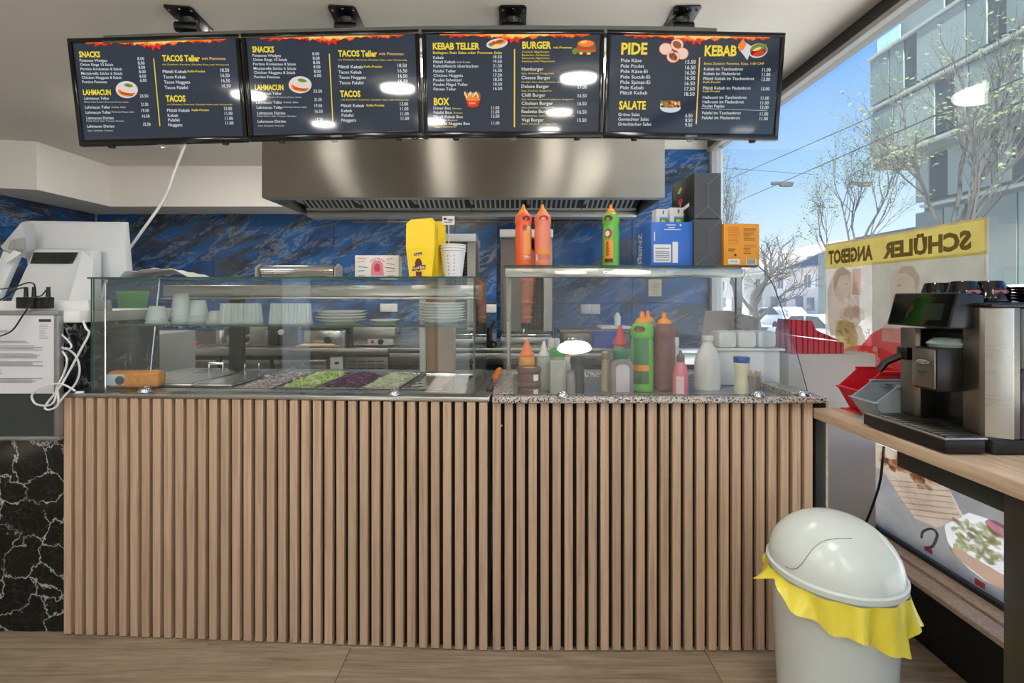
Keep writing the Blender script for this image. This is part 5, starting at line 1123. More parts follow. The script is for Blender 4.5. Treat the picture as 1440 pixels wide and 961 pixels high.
# ------------------------------------------------------------------ till counter on the left
t = thing('till_counter', 'tall black marble till counter at the left edge', 'counter', (0, 0, 0))
m = MB(); m.box((-2.6, 1.695, .002), (-1.566, 2.15, 1.085), .002); m.obj('marble_body', M_BLACKMARBLE, t)
m = MB(); m.box((-2.62, 1.68, 1.0855), (-1.503, 2.17, 1.127), .006); m.obj('white_shelf', M_WHITE, t)
t = thing('notice_board', 'grey notice board with a pinned letter on the black marble till counter', 'board', (0, 1.66, 0))
bx = PX(82, 1.66); bt, bb = PZ(437, 1.66), PZ(620, 1.66); bl = -2.12
m = MB(); m.box((bl, .008, bb), (bx-.004, .018, bt)); m.obj('panel', mat('grey felt board', (54, 60, 60), .8, vary=.03), t)
M_ALU = mat('aluminium frame', (160, 164, 164), .35, .7)
for nm, a, b in (('frame_top', (bl, 0, bt-.016), (bx, .022, bt)), ('frame_bottom', (bl, 0, bb), (bx, .022, bb+.014)), ('frame_side', (bx-.017, 0, bb+.0141), (bx, .022, bt-.0161)), ('frame_side', (bl, 0, bb+.0141), (bl+.017, .022, bt-.0161))):
    m = MB(); m.box(a, b, .003); m.obj(nm, M_ALU, t)
t = thing('letter', 'white printed letter pinned to the grey notice board', 'paper', (0, 1.664, 0)); x0, x1 = -1.795, PX(75, 1.66); z0, z1 = PZ(554, 1.66), PZ(443, 1.66)
m = MB(); m.box((x0, 0, z0), (x1, .0025, z1)); m.obj('sheet', mat('letter paper', (216, 219, 224), .8, vary=.02), t)
m = MB(); s = Sheet(m, (x0, -.0004, z0), (x1-x0, 0, 0), (0, 0, z1-z0)); s.rect(.76, .91, .95, .945, 0); rr = random.Random(12)
for k in range(9): s.rect(.77, .87-.022*k, .77+rr.uniform(.08, .16), .876-.022*k, 1)
for v, n_, a, b in ((.80, 3, .03, .3), (.66, 2, .03, .7), (.60, 4, .1, .85), (.50, 4, .1, .85), (.40, 4, .1, .85), (.29, 3, .02, .2), (.19, 4, .02, .84)):
    for k in range(n_): s.rect(a, v-.017*k, a+(b-a)*rr.uniform(.75, 1), v-.017*k+.008, 1)
m.obj('letter_print', [mat('dark letter print', (52, 54, 58), .6), mat('grey letter print', (150, 152, 158), .6)], t, angle=3)
t = thing('till_terminal', 'white till terminal seen from behind on the till counter', 'till', (0, 0, 0)); d = 1.84
def q(px, py, dd): return P(px, py, dd)
M_TERM = mat('terminal white', (206, 210, 214), .4, vary=.02)
def slab(name, parent, pts, th, mt, bev=.004):
    m = MB(); m.prism(pts, th, bev=bev); return m.obj(name, mt, parent)
slab('monitor_back', t, [q(31, 312, 1.96), q(172, 314, 1.96), q(178, 391, 1.90), q(40, 391, 1.90)], (0, .035, .01), M_TERM)
slab('stand', t, [q(48, 351, 1.86), q(128, 353, 1.86), q(127, 434, 1.78), q(10, 434, 1.78)], (0, .05, .012), M_TERM)
slab('stand_wing', t, [q(116, 352, 1.855), q(131, 366, 1.85), q(127, 436, 1.76), q(92, 436, 1.72)], (0, .02, .0), M_TERM, .002)
slab('rear_display', t, [q(47, 355, 1.848), q(109, 355, 1.848), q(101, 371, 1.838), q(42, 371, 1.838)], (0, .004, 0), mat('dark glossy display', (30, 36, 34), .08), .001)
slab('foot_block', t, [q(-40, 424, 1.72), q(124, 422, 1.72), q(126, 437.5, 1.72), q(-40, 437.5, 1.72)], (0, .1, 0), M_WHITE, .003)
t = thing('card_terminal', 'angled grey and white scanner tilted left of the till terminal', 'scanner', (0, 0, 0))
slab('housing', t, [q(0, 347, 1.84), q(30, 312, 1.86), q(36, 364, 1.86), q(4, 352, 1.84)], (0, .05, .0), mat('pale grey device', (178, 182, 184), .4), .003)
slab('reader', t, [q(14, 338, 1.825), q(30, 334, 1.825), q(33, 352, 1.825), q(10, 350, 1.825)], (0, .014, 0), mat('reader grey', (150, 154, 156), .35), .002)
slab('paper_slip', t, [q(6, 364, 1.815), q(20, 352, 1.815), q(30, 356, 1.815), q(8, 371, 1.815)], (0, .003, 0), M_PAPER, .0005)
slab('support', t, [q(4, 353, 1.84), q(24, 360, 1.84), q(-10, 437, 1.80), q(-30, 437, 1.80)], (0, .02, 0), M_TERM, .002)
for px, nm, w in ((38, 'left one of three black plugs on the till counter', 16), (49, 'middle one of three black plugs on the till counter', 12), (69, 'right one of three black plugs on the till counter', 12)):
    t = thing('power_plug', nm, 'plug', P(px, 434, 1.69), 0, 'black plugs on the till counter'); k = 1.69/F
    m = MB(); m.box((-w/2*k, -.02, 0), (w/2*k, .005, 16*k), .003); m.obj('body', M_BLACK, t)
    m = MB(); m.lathe([(.007, 0), (.0055, 14*k)], (2*k, -.008, 16*k+.0002), 10); m.obj('strain_relief', M_BLACK, t)
def wire(nm, pts, r, mt, label, grp=None, sm=6):
    m = MB(); m.tube([P(*p) for p in pts], r, 6, smooth=sm); return solo(m, nm, mt, label, 'cable', group=grp)
BC = 'black cables on the till counter'
wire('black_cable', [(49, 404, 1.67), (47, 399, 1.66), (38, 398, 1.65), (20, 404, 1.65), (-10, 408, 1.66)], .0022, M_BLACK, 'black cable looping left from the upper plug', BC)
wire('black_cable', [(38, 409, 1.67), (33, 405, 1.66), (22, 408, 1.65), (4, 420, 1.64), (-12, 428, 1.65)], .0022, M_BLACK, 'black cable looping left from the lower plug', BC)
wire('black_cable', [(71, 404, 1.67), (66, 407, 1.665), (58, 416, 1.66), (50, 417, 1.66)], .0022, M_BLACK, 'short black cable between the middle and right plugs', BC)
wire('black_cable', [(43, 428, 1.655), (32, 444, 1.645), (18, 464, 1.64), (0, 473, 1.64), (-20, 476, 1.645)], .0025, M_BLACK, 'black cable hanging across the pinned letter', BC)
WC = 'white cables beside the notice board'
wire('white_cable', [(117, 452, 1.675), (121, 462, 1.67), (125, 470, 1.67), (112, 495, 1.665), (96, 525, 1.66), (84, 545, 1.65), (66, 568, 1.65), (64, 575, 1.65), (72, 576, 1.65), (82, 568, 1.65), (80, 545, 1.65)], .0035, M_WHITE, 'white cable running from the shelf down around the board corner', WC)
wire('white_cable', [(85, 469, 1.675), (98, 482, 1.67), (100, 489, 1.67), (92, 491, 1.67), (85, 487, 1.675)], .0028, M_WHITE, 'small white cable loop at the upper right of the notice board', WC)
wire('white_cable', [(84, 490, 1.68), (94, 505, 1.67), (90, 525, 1.67), (80, 545, 1.655), (78, 560, 1.65), (70, 570, 1.65), (52, 569, 1.645), (45, 560, 1.645), (48, 552, 1.645), (64, 543, 1.645), (86, 540, 1.65), (106, 550, 1.66)], .0032, M_WHITE, 'white cable with a flat plug end crossing the lower board corner', WC)
wire('white_cable', [(92, 489, 1.685), (106, 500, 1.685), (112, 520, 1.685), (106, 540, 1.685), (88, 560, 1.66), (78, 574, 1.65)], .0032, M_WHITE, 'white cable bulging right against the black marble', WC)
m = MB(); m.box((-.012, -.004, -.004), (.012, .004, .004), .002); solo(m, 'cable_plug', M_WHITE, 'small white plug at a cable end by the counter corner', 'plug', P(112, 552, 1.66), .3)
t = thing('green_tub', 'green plastic tub behind the left end of the glass case', 'tub', Vector((PX(187, 2.35), 2.35, 1.0))); m = MB(); m.lathe([(0, 0), (.045, 0), (.06, .19), (.064, .195), (.064, .205), (0, .205)], (0, 0, 0), 18); m.obj('tub_body', mat('green tub plastic', (90, 184, 106), .4), t)
t = thing('side_cabinet', 'dark low cabinet behind the left end of the glass case', 'cabinet', (PX(170, 2.35), 2.35, 0)); m = MB(); m.box((-.2, -.12, .002), (.2, .25, .999), .004); m.obj('body', mat('grey cabinet front', (168, 170, 166), .5, vary=.1, scale=8), t)

# ------------------------------------------------------------------ worktop with the coffee machine
DZ = .812; DX = .987
t = thing('wooden_worktop', 'pale wooden worktop along the shop window carrying the coffee machine', 'table', (0, 0, 0))
m = MB(); m.box((DX, .35, DZ-.034), (1.49, 1.585, DZ), .003); m.obj('top', M_DESK, t)
M_LEG = mat('dark brown leg', (46, 40, 34), .5)
m = MB(); m.box((.995, .88, .002), (1.12, .98, DZ-.035), .003); m.obj('leg', M_LEG, t)
m = MB(); m.box((1.05, .981, DZ-.10), (1.12, 1.32, DZ-.035), .003); m.obj('brace', mat('dark green steel', (34, 38, 34), .5), t)
m = MB(); m.box((1.14, 1.586, DZ-.01), (1.49, 1.64, DZ+.012), .003); m.obj('rear_batten', M_DESK, t)
t = thing('grey_cabinet', 'light grey slim cabinet at the window behind the worktop', 'cabinet', (1.0, 1.95, 0)); zt = PZ(498, 1.95)
m = MB(); m.box((.115, 0, .21), (.468, .13, zt), .003); m.obj('body', mat('light grey board', (176, 172, 170), .6, vary=.03), t)
m = MB(); m.box((.125, .01, .0), (.37, .12, .2095)); m.obj('plinth', mat('grey plinth', (120, 118, 116), .6), t)
def tartan(nt, b):
    v = coords(nt, (1, 1, 1), (0, 0, .5), 'Object'); wv = N(nt, 'TexWave', Scale=8.0, Distortion=1.0); nt.links.new(v, wv.inputs['Vector']); c = ramp(nt, wv.outputs['Fac'], [(.30, (186, 34, 52)), (.45, (44, 26, 30)), (.70, (44, 26, 30)), (.85, (186, 34, 52))])
    nt.links.new(c, b.inputs['Base Color'])
M_TART = ramp_mat('red black checked paper', tartan, .6)
t = thing('checked_tray_stack', 'red and black checked paper trays stacked on the grey cabinet', 'trays', Vector((1.115, 1.952, zt+.001)))
k = 1.95/F
m = MB(); m.prism([(0, 0, 0), (.0, 0, .075), (.225, 0, .045), (.225, 0, .0)], (0, .10, 0)); m.obj('lower_trays', M_TART, t)
m = MB(); m.prism([(.0, .012, .0755), (.012, .014, .138), (.105, .014, .132), (.12, .012, .095), (.215, .012, .052)], (0, .085, 0)); m.obj('upper_tray', M_TART, t)
def binbox(nm, label, mt, loc, w, l, h, rz=0):
    t = thing(nm, label, 'bin', loc, rz, 'open fronted storage bins'); m = MB(); e = .003
    m.prism([(0, 0, 0), (w, 0, 0), (w, l, 0), (0, l, 0)], (0, 0, e)); m.obj('floor', mt, t)
    m = MB(); m.prism([(.03, .0, e), (w, 0, e), (w+.004, 0, h), (.055, 0, h), (-.01, 0, h*.55)], (0, e, 0)); m.obj('side', mt, t)
    m = MB(); m.prism([(.03, l-e, e), (w, l-e, e), (w+.004, l-e, h), (.055, l-e, h), (-.01, l-e, h*.55)], (0, e, 0)); m.obj('side', mt, t)
    m = MB(); m.prism([(w-e, e, e), (w, e, e), (w+.004, e, h), (w-e+.004, e, h)], (0, l-2*e, 0)); m.obj('back', mt, t)
    m = MB(); m.prism([(.03, e, e), (.033, e, e), (-.008, e, h*.55), (-.012, e, h*.55)], (0, l-2*e, 0)); m.obj('front_lip', mt, t)
    for a_, b_ in (((-.014, -.004, h*.54), (.0, l+.004, h*.58)), ((.05, -.005, h-.004), (w+.006, e, h+.004)), ((.05, l-e, h-.004), (w+.006, l+.005, h+.004))): m = MB(); m.box(a_, b_, .002); m.obj('rim', mt, t)
    return t
M_RB = mat('red bin plastic', (206, 34, 44), .35); M_GB = mat('grey blue bin plastic', (148, 160, 166), .4)
binbox('storage_bin', 'red open fronted bin with spoons behind the grey one', M_RB, Vector((1.068, 1.472, DZ+.001)), .16, .10, .132)
binbox('storage_bin', 'grey blue open fronted bin beside the coffee machine', M_GB, Vector((1.035, 1.366, DZ+.001)), .17, .10, .108)
for k in range(4):
    t = thing('spoon', ('steel spoon lying lowest in the red bin', 'steel spoon leaning left in the red bin', 'steel spoon with raised bowl in the red bin', 'steel spoon nearest the machine in the red bin')[k], 'spoon', Vector((1.12+.025*k, 1.515, DZ+.09+.008*k)), .4-.5*k, 'spoons in the red bin')
    m = MB(); m.tube([(0, -.03, .0), (.04, 0, .008), (.08, .01, .012)], .003, 6); m.obj('handle', M_CHROME, t); m = MB(); m.lathe([(0, -.004), (.012, -.001), (.016, .004), (0, .002)], (-.005, -.04, .0), 14, sy=1.4); m.obj('bowl', M_CHROME, t)

t = thing('coffee_machine', 'black and steel automatic coffee machine on the pale worktop', 'coffee machine', (.99, 1.23, DZ+.001))
m = MB(); m.box((.104, -.13, 0), (.46, .13, .036), .008); m.obj('base', M_MATBLACK, t)
m = MB(); m.prism([(-.002, -.128, .004), (.088, -.128, .004), (.103, -.11, .004), (.103, .13, .004), (-.002, .13, .004)], (0, 0, .030), bev=.003); m.obj('drip_tray', M_BLACK, t)
m = MB(); m.box((-.006, -.132, .0345), (.004, .132, .040), .002); m.box((.0041, -.132, .0345), (.092, -.124, .040), .002); m.obj('tray_rim', M_STEEL, t)
m = MB()
for k in range(14): m.box((.012, -.118+.0172*k, .0345), (.1, -.110+.0172*k, .039), .001, seg=1)
o = m.obj('tray_grid', M_MACH, t); o['kind'] = 'stuff'
m = MB(); m.box((.165, -.118, .0362), (.455, .128, .335), .01); m.obj('core', M_MATBLACK, t)
m = MB(); m.prism([(.110, .072, .0362), (.165, .072, .0362), (.165, .130, .0362), (.102, .130, .0362), (.102, .080, .0362)], (0, 0, .24), bev=.002); m.obj('front_panel', M_MACH, t)
m = MB(); pr = [(.104, -.056), (.104, -.098), (.110, -.108), (.148, -.130), (.166, -.131), (.166, -.056)]
m.prism([(x, y, .0362) for x, y in pr], (0, 0, .30), bev=.0015); m.obj('side_column', M_MACH, t, angle=.5)
m = MB(); m.prism([(.1075, -.1080, .0362), (.1465, -.1320, .0362), (.150, -.1325, .0362), (.150, -.1315, .0362), (.148, -.1305, .0362), (.110, -.1082, .0362)], (0, 0, .298)); m.obj('chrome_strip', M_STEEL, t)
m = MB(); m.box((.1667, -.1325, .0362), (.458, -.1185, .195), .003); m.obj('water_tank', mat('smoky purple tank', (58, 54, 66), .1, alpha=.9), t)
m = MB(); m.box((.1667, -.1325, .1965), (.458, -.1185, .334), .003); m.obj('upper_side', mat('grey side panel', (92, 92, 92), .45), t)
m = MB(); m.box((.185, -.1345, .245), (.191, -.1326, .29)); m.obj('vent_slot', M_BLACK, t)
m = MB(); m.box((.10, -.131, .3365), (.46, .131, .347), .004); m.obj('cup_rest', M_BLACK, t)
m = MB(); m.box((.150, -.0555, .0365), (.164, .071, .27)); m.obj('niche_back', mat('niche black', (20, 22, 22), .15), t)
m = MB(); m.prism([(.042, -.056, .13), (.164, -.056, .13), (.164, -.056, .235), (.042, -.056, .235)], (0, .066, 0), bev=.003); sp = m.obj('spout_block', M_BLACK, t)
m = MB(); m.box((.036, -.055, .136), (.0415, .011, .232), .002); m.obj('spout_front', M_MACH, sp)
m = MB(); m.box((.02, -.04, .0), (.0, .0, .0))
m = MB(); s = Sheet(m, (.0355, .009, .14), (0, -.062, 0), (0, 0, .09)); s.ell(.5, .66, .36, .085, 0); s.ell(.5, .66, .33, .065, 1); s.text('DeLonghi', .24, .76, .628, .065, 2, .02); s.rect(.3, .36, .7, .385, 0); s.rect(.42, .28, .58, .30, 0)
m.obj('logo_print', [M_BLACK, mat('logo silver', (170, 168, 160), .3), M_BLACK], sp, angle=3)
m = MB(); m.lathe([(0, .236), (.04, .236), (.046, .245), (.03, .258), (0, .26)], (.10, -.02, 0), 18, sy=.8); m.obj('bean_lid', mat('pale green lid', (150, 168, 164), .25), t)
m = MB(); m.box((.075, .075, .19), (.101, .112, .225), .004); m.tube([(.08, .10, .20), (.05, .115, .18), (.035, .122, .155)], .010, 8); m.obj('steam_lever', M_BLACK, t)
m = MB(); m.prism([(.045, -.085, .285), (.13, -.085, .285), (.13, -.085, .365), (.068, -.085, .372)], (0, .192, 0), bev=.004); dp_ = m.obj('display_head', M_BLACK, t)
nrmz = Vector((.023, 0, .087)).normalized()
m = MB(); s = Sheet(m, (.0445, .100, .288), (0, -.18, 0), Vector((.023, 0, .087))*.93, .0006); s.rect(.01, .02, .99, .98, 0); s.rect(.56, .2, .88, .7, 1); s.poly([(.28, .3), (.36, .75), (.40, .5)], 2); s.k -= .1; s.rect(.3, .25, .33, .5, 3)
m.obj('display_glass', [mat('gloss black glass', (8, 8, 9), .05), mat('grey touch field', (32, 36, 34), .1), mat('dim orange icon', (60, 36, 26), .1), mat('dim green icon', (40, 50, 44), .1)], dp_, angle=3)
CUPZ = DZ+.001+.3475
M_CUP = mat('gloss black cup', (14, 14, 15), .08)
def cup(px, d, label, logo):
    t = thing('black_cup', label, 'cup', Vector((PX(px, d), d, CUPZ)), 0, 'black cups on the coffee machine')
    m = MB(); m.lathe([(.037, 0), (.038, .003), (.036, .014), (.026, .048), (.024, .052), (.020, .053), (.019, .050), (0, .050)], (0, 0, 0), 26); m.obj('cup_body', M_CUP, t)
    m = MB(); m.tube([(.030, .0, .014), (.052, .006, .016), (.052, .006, .034), (.027, .0, .042)], .004, 6, smooth=4); m.obj('handle', M_CUP, t)
    if logo: ellpatch(t, .033, -.1, .026, .55, .005, mat('dull red logo', (150, 84, 92), .3), 'logo', .0015)
cup(1316, 1.335, 'black cup upside down behind the display, leftmost on the coffee machine', False); cup(1355, 1.20, 'black cup with red logo upside down in the middle of the machine top', True)
cup(1392, 1.185, 'black cup upside down, rightmost of the cups on the coffee machine', True); cup(1341, 1.31, 'black cup half hidden behind the middle cup', False)
sd = 1.16
for k in range(5):
    m = MB(); m.lathe([(0, 0), (.03, 0), (.034, .003), (.060, .008), (.060, .010), (.03, .005), (0, .005)], (0, 0, 0), 26)
    if k == 0: s0 = solo(m, 'black_saucer', M_CUP, 'lowest of five black saucers at the right of the machine top', 'saucer', Vector((1.255+.005, sd, CUPZ)), group='black saucers'); 
    else: m.bm.free(); c_ = s0.copy(); COL.objects.link(c_); c_.location = Vector((1.26+.004*(k % 2), sd, CUPZ+.0068*k)); c_['label'] = ('second of five stacked black saucers from below', 'middle one of five stacked black saucers', 'fourth of five stacked black saucers from below', 'topmost of five black saucers at the right of the machine top')[k-1]
wire('machine_cable', [(1243, 628, 1.5), (1241, 650, 1.5), (1237, 680, 1.52), (1226, 715, 1.58), (1213, 748, 1.63), (1207, 772, 1.66)], .004, M_BLACK, 'black cable hanging from the worktop to the window sill')
wire('coiled_cable', [(1305, 770, 1.62), (1312, 768, 1.6), (1318, 752, 1.62), (1310, 744, 1.66), (1298, 748, 1.66), (1296, 756, 1.62)], .004, mat('grey brown cable', (96, 84, 74), .5), 'small dark cable ring lying on the window sill')

# ------------------------------------------------------------------ waste bin
BX, BY = PX(1172, 1.30), 1.30
M_BIN = mat('white bin plastic', (214, 224, 222), .22, vary=.02)
t = thing('waste_bin', 'white round waste bin with dome lid and yellow bag', 'bin', (BX, BY, 0))
m = MB(); m.lathe([(0, .002), (.125, .002), (.13, .006), (.148, .40), (.152, .42), (.152, .437)], (0, 0, 0), 48); m.obj('bin_body', M_BIN, t)
m = MB(); m.lathe([(.152, .4385), (.160, .442), (.161, .456), (.155, .460)], (0, 0, 0), 48, caps=False); m.obj('lid_rim', M_BIN, t)
dome = [(.1545*math.cos(a), .460+.132*math.sin(a)) for a in [PI/2*k/14 for k in range(15)]]; dome[-1] = (0, .592)
m = MB(); m.lathe(dome, (0, 0, 0), 48); dm = m.obj('dome_lid', M_BIN, t)
m = MB(); pts = []
def on_dome(px, py):   # where the seam of the swing flap runs on the dome
    D_ = Vector(((px-720)/F, 1, -(py-420)/F)); O_ = Vector((0, 0, CZ))-Vector((BX, BY, .460)); q_ = Vector((1/.1552, 1/.1552, 1/.1325))
    d_ = Vector([D_[i]*q_[i] for i in range(3)]); o_ = Vector([O_[i]*q_[i] for i in range(3)]); b_ = d_.dot(o_); c_ = o_.dot(o_)-1; h_ = b_*b_-d_.dot(d_)*c_
    return None if h_ < 0 else O_+D_*((-b_-math.sqrt(h_))/d_.dot(d_))+Vector((0, 0, .460))
for px, py in ((1104, 797), (1112, 800.5), (1120, 800), (1127, 794), (1134, 784), (1143, 772), (1154, 763), (1165, 759), (1176, 757.5), (1198, 757.5)):
    p_ = on_dome(px, py)
    if p_ is not None: pts.append(p_)
m.tube(pts, .0011, 5, smooth=4) if False else None
m.tube(pts, .0011, 5); m.obj('flap_edge', mat('grey groove', (150, 156, 154), .5), dm)
M_BAG = mat('yellow bag film', (248, 232, 70), .3, alpha=.86, vary=.06)
rr = random.Random(6)
def bagf(u, v):
    a = 2*PI*u; L = .062+.030*math.cos(a+.6)+.014*math.sin(a*5+1)+.012*math.sin(a*3+.4)+.006*math.sin(a*11)
    dr = .004+.010*v+.012*v*math.sin(a*9)*(.4+.6*v)+.008*v*math.sin(a*17+1)+ .022*v*v*max(0, math.cos(a-.05))**4+.018*v*v*max(0, math.cos(a-PI-.2))**4
    r_ = .154+dr+.004*math.sin(a*13); return Vector((r_*math.cos(a), r_*math.sin(a), .4375-L*v-.02*v*max(0, math.cos(a+.6))))
m = MB(); m.grid(bagf, 120, 8); m.obj('bag_skirt', M_BAG, t)

# ------------------------------------------------------------------ posters on the window
def film(name, col, al):
    m = bpy.data.materials.new(name); m.use_nodes = True; nt = m.node_tree; nt.nodes.clear(); o = N(nt, 'OutputMaterial'); d = N(nt, 'BsdfDiffuse'); tr = N(nt, 'BsdfTranslucent'); tp = N(nt, 'BsdfTransparent')
    v = coords(nt, (1, 1, 1), (0, 0, 0), 'World'); n = N(nt, 'TexNoise', Scale=18, Detail=5); nt.links.new(v, n.inputs['Vector']); c = C(*col); cc = mixc(nt, n.outputs['Fac'], (*[x*.8 for x in c[:3]], 1), (*[min(1, x*1.12) for x in c[:3]], 1))
    nt.links.new(cc, d.inputs[0]); nt.links.new(cc, tr.inputs[0]); a = N(nt, 'MixShader'); a.inputs[0].default_value = .72; nt.links.new(d.outputs[0], a.inputs[1]); nt.links.new(tr.outputs[0], a.inputs[2])
    b = N(nt, 'MixShader'); b.inputs[0].default_value = al; nt.links.new(tp.outputs[0], b.inputs[1]); nt.links.new(a.outputs[0], b.inputs[2]); nt.links.new(b.outputs[0], o.inputs[0]); MATS[name] = m; return m
XP = XW-.004
def posterboard(name, label, y0, y1, z0, z1, col, al):
    t = thing(name, label, 'poster', (XP, (y0+y1)/2, z0)); m = MB(); m.poly([(0, -(y1-y0)/2, 0), (0, (y1-y0)/2, 0), (0, (y1-y0)/2, z1-z0), (0, -(y1-y0)/2, z1-z0)]); m.obj('sheet', film(label[:18], col, al), t); m = MB()
    # seen from inside, right is towards the camera (-y)
    s = Sheet(m, (-.0006, (y1-y0)/2, 0), (0, -(y1-y0), 0), (0, 0, z1-z0), .0005); return t, m, s
y0, y1 = XW*F/672, XW*F/442
t, m, s = posterboard('offer_poster', 'poster with yellow band and two people eating, seen mirrored from behind', y0, y1, .885, 1.433, (208, 197, 184), .93)
PF = [film('band yellow', (250, 230, 140), 1), film('dark olive letters', (138, 124, 84), 1), film('poster skin', (255, 240, 230), 1), film('poster skin shade', (240, 216, 204), 1), film('poster pale cloth', (228, 216, 208), 1), film('poster red', (248, 122, 126), 1), film('poster white', (255, 246, 244), 1), film('taco yellow', (236, 220, 168), 1), film('poster brown', (228, 214, 202), 1), film('poster green grey', (212, 214, 204), 1), film('poster border', (232, 230, 224), 1)]
s.rect(.38, 0, .99, .80, 9); s.rect(.0, .78, 1, 1, 0); s.rect(0, .985, 1, 1, 10); s.rect(0, 0, .012, .80, 10); s.rect(.985, 0, 1, 1, 10)
for wd, a, b in (('ANGEBOT', .03, .385), ('SCHÜLER', .455, .93)): s.text(wd, a, b, .825, .105, 1, .05, flip=True)
# people: the girl on the left, the man on the right (generic)
s.poly([(.02, .30), (.02, .60), (.08, .74), (.16, .78), (.22, .74), (.28, .62), (.30, .34), (.22, .2), (.05, .2)], 4)
s.ell(.15, .62, .068, .125, 2, rot=-.1); s.poly([(.07, .66), (.09, .76), (.15, .79), (.21, .75), (.21, .72), (.13, .71), (.085, .58)], 8); s.poly([(.205, .60), (.228, .575), (.205, .56)], 2); s.ell(.185, .64, .012, .010, 8); s.poly([(.17, .545), (.21, .535), (.21, .525), (.175, .53)], 3)
s.rect(.235, .55, .30, .76, 3)
for k in range(3): s.rect(.235, .58+.06*k, .30, .585+.06*k, 8)
for k in range(5): s.ell(.16+.035*k, .40+.012*(k % 2), .026, .055, (2, 3)[k % 2], rot=-.5+.2*k)
s.poly([(.10, .34), (.30, .30), (.36, .12), (.22, .06), (.14, .2)], 2)
s.poly([(.25, .0), (.30, .14), (.37, .24), (.45, .30), (.75, .32), (.75, 0)], 5); s.rect(.0, .0, .985, .085, 5); s.ell(.36, .05, .22, .10, 5)
s.ell(.185, .21, .092, .14, 7, rot=.2); 
rr = random.Random(3)
for k in range(34): s.ell(.185+rr.uniform(-.07, .07), .22+rr.uniform(-.10, .10), .020, .008, (7, 9, 0, 6)[k % 4], rot=rr.random()*3, n=8); s.k -= .1
s.ell(.59, .60, .085, .15, 2, rot=.1); s.poly([(.525, .52), (.505, .50), (.528, .47), (.545, .42), (.62, .40), (.66, .5)], 2); s.poly([(.55, .70), (.58, .755), (.65, .74), (.685, .66), (.66, .56), (.645, .66), (.6, .70)], 8); s.ell(.56, .615, .016, .010, 8); s.poly([(.45, .28), (.50, .42), (.60, .38), (.72, .3), (.72, .2), (.45, .2)], 2)
s.text('Fr.', .325, .365, .22, .06, 6, .03, flip=True); s.rect(.33, .17, .365, .185, 6); s.ell(.405, .13, .018, .024, 6)
s.text('der TACO', .205, .44, .015, .085, 6, .05, flip=True)
m.obj('poster_print', PF, t, angle=3)
y0, y1 = XW*F/705, XW*F/508
t, m, s = posterboard('food_poster', 'lower poster with kebab wrap and salad plate under the worktop, seen from behind', y0, y1, .225, .565, (236, 232, 226), .95)
PF2 = [film('slate grey', (196, 192, 192), 1), film('wrap bread', (250, 226, 206), 1), film('wrap lines', (240, 210, 188), 1), film('grilled meat', (244, 206, 182), 1), film('meat brown', (220, 184, 160), 1), film('plate white', (232, 226, 218), 1), film('salad green', (238, 240, 206), 1), film('salad cream', (250, 246, 226), 1), film('radish red', (236, 170, 186), 1), film('poster red two', (226, 90, 100), 1)]
s.poly([(0, 0), (1, 0), (1, .14), (.95, .115), (.86, .10), (.76, .123), (.68, .183), (.62, .28), (.60, .40), (.605, .44), (.55, .36), (.38, .33), (.28, .45), (.12, .68), (0, .72)], 0)
s.poly([(.5, 1), (.62, .85), (.72, .62), (.76, .677), (.86, .70), (.95, .685), (1, .66), (1, 1)], 0); s.poly([(.0, 1), (.0, .72), (.12, .68), (.28, .45), (.38, .33), (.55, .36), (.72, .60), (.62, .85), (.50, 1)], 1)
for k in range(9): s.poly([(.20+.055*k, .70-.055*k*.4), (.21+.055*k, .70-.055*k*.4), (.40+.04*k, .44+.01*k), (.39+.04*k, .44+.01*k)][::-1], 2)
for k in range(7): s.poly([(.16+.03*k, .62-.045*k), (.62+.015*k, .86-.05*k), (.62+.015*k, .85-.05*k), (.16+.03*k, .61-.045*k)][::-1], 2)
for k in range(60): s.ell(.10+rr.random()*.42, .80+rr.uniform(-.09, .12)+.1*rr.random(), .035, .026, (3, 4, 3, 2)[k % 4], rot=rr.random()*3, n=8); s.k -= .1
s.k += .3
for k in range(90): s.ell(.84+rr.uniform(-.18, .12), .44+rr.uniform(-.17, .19), .035, .018, (7, 6, 7, 6, 5)[k % 5], rot=rr.random()*3, n=8); s.k -= .1
s.k += .3; s.ell(.93, .66, .07, .06, 8); s.poly([(.62, .22), (.70, .27), (.99, .26), (.99, .10), (.85, .12), (.72, .16)], 3)
s.rect(.46, .05, .52, .10, 9); s.rect(.80, .02, .86, .08, 9)
m.obj('poster_print', PF2, t, angle=3)

# ------------------------------------------------------------------ the street outside
GZ = -.85
def outm(n, c, **k): return mat(n, c, k.pop('rough', .8), **k)
g = MB(); g.box((1.75, -60, GZ-.2), (200, 300, GZ)); struct(g.obj('ground', outm('pale concrete paving', (196, 194, 188), scale=.3)))
# row of pale houses opposite
HX = 28.0
t = thing('row_house', 'long pale two storey house row with grey tiled roof across the street', 'building', (HX, 0, GZ))
m = MB(); m.box((0, 34, 0), (9, 140, 5.0)); m.obj('wall', outm('pale plaster', (222, 212, 208), vary=.03, scale=.5), t)
def rooftiles(nt, b):
    v = coords(nt, (1, 1, 1), (0, 0, 0), 'World'); bt = N(nt, 'TexBrick', Scale=1.0); bt.inputs['Color1'].default_value = C(170, 164, 158); bt.inputs['Color2'].default_value = C(142, 136, 132); bt.inputs['Mortar'].default_value = C(112, 108, 104); bt.inputs['Brick Width'].default_value = .35; bt.inputs['Row Height'].default_value = .3; bt.inputs['Mortar Size'].default_value = .03
    mp = N(nt, 'Mapping'); mp.inputs['Rotation'].default_value = (0, 0, PI/2); nt.links.new(v, mp.inputs[0]); nt.links.new(mp.outputs[0], bt.inputs['Vector']); nt.links.new(bt.outputs['Color'], b.inputs['Base Color'])
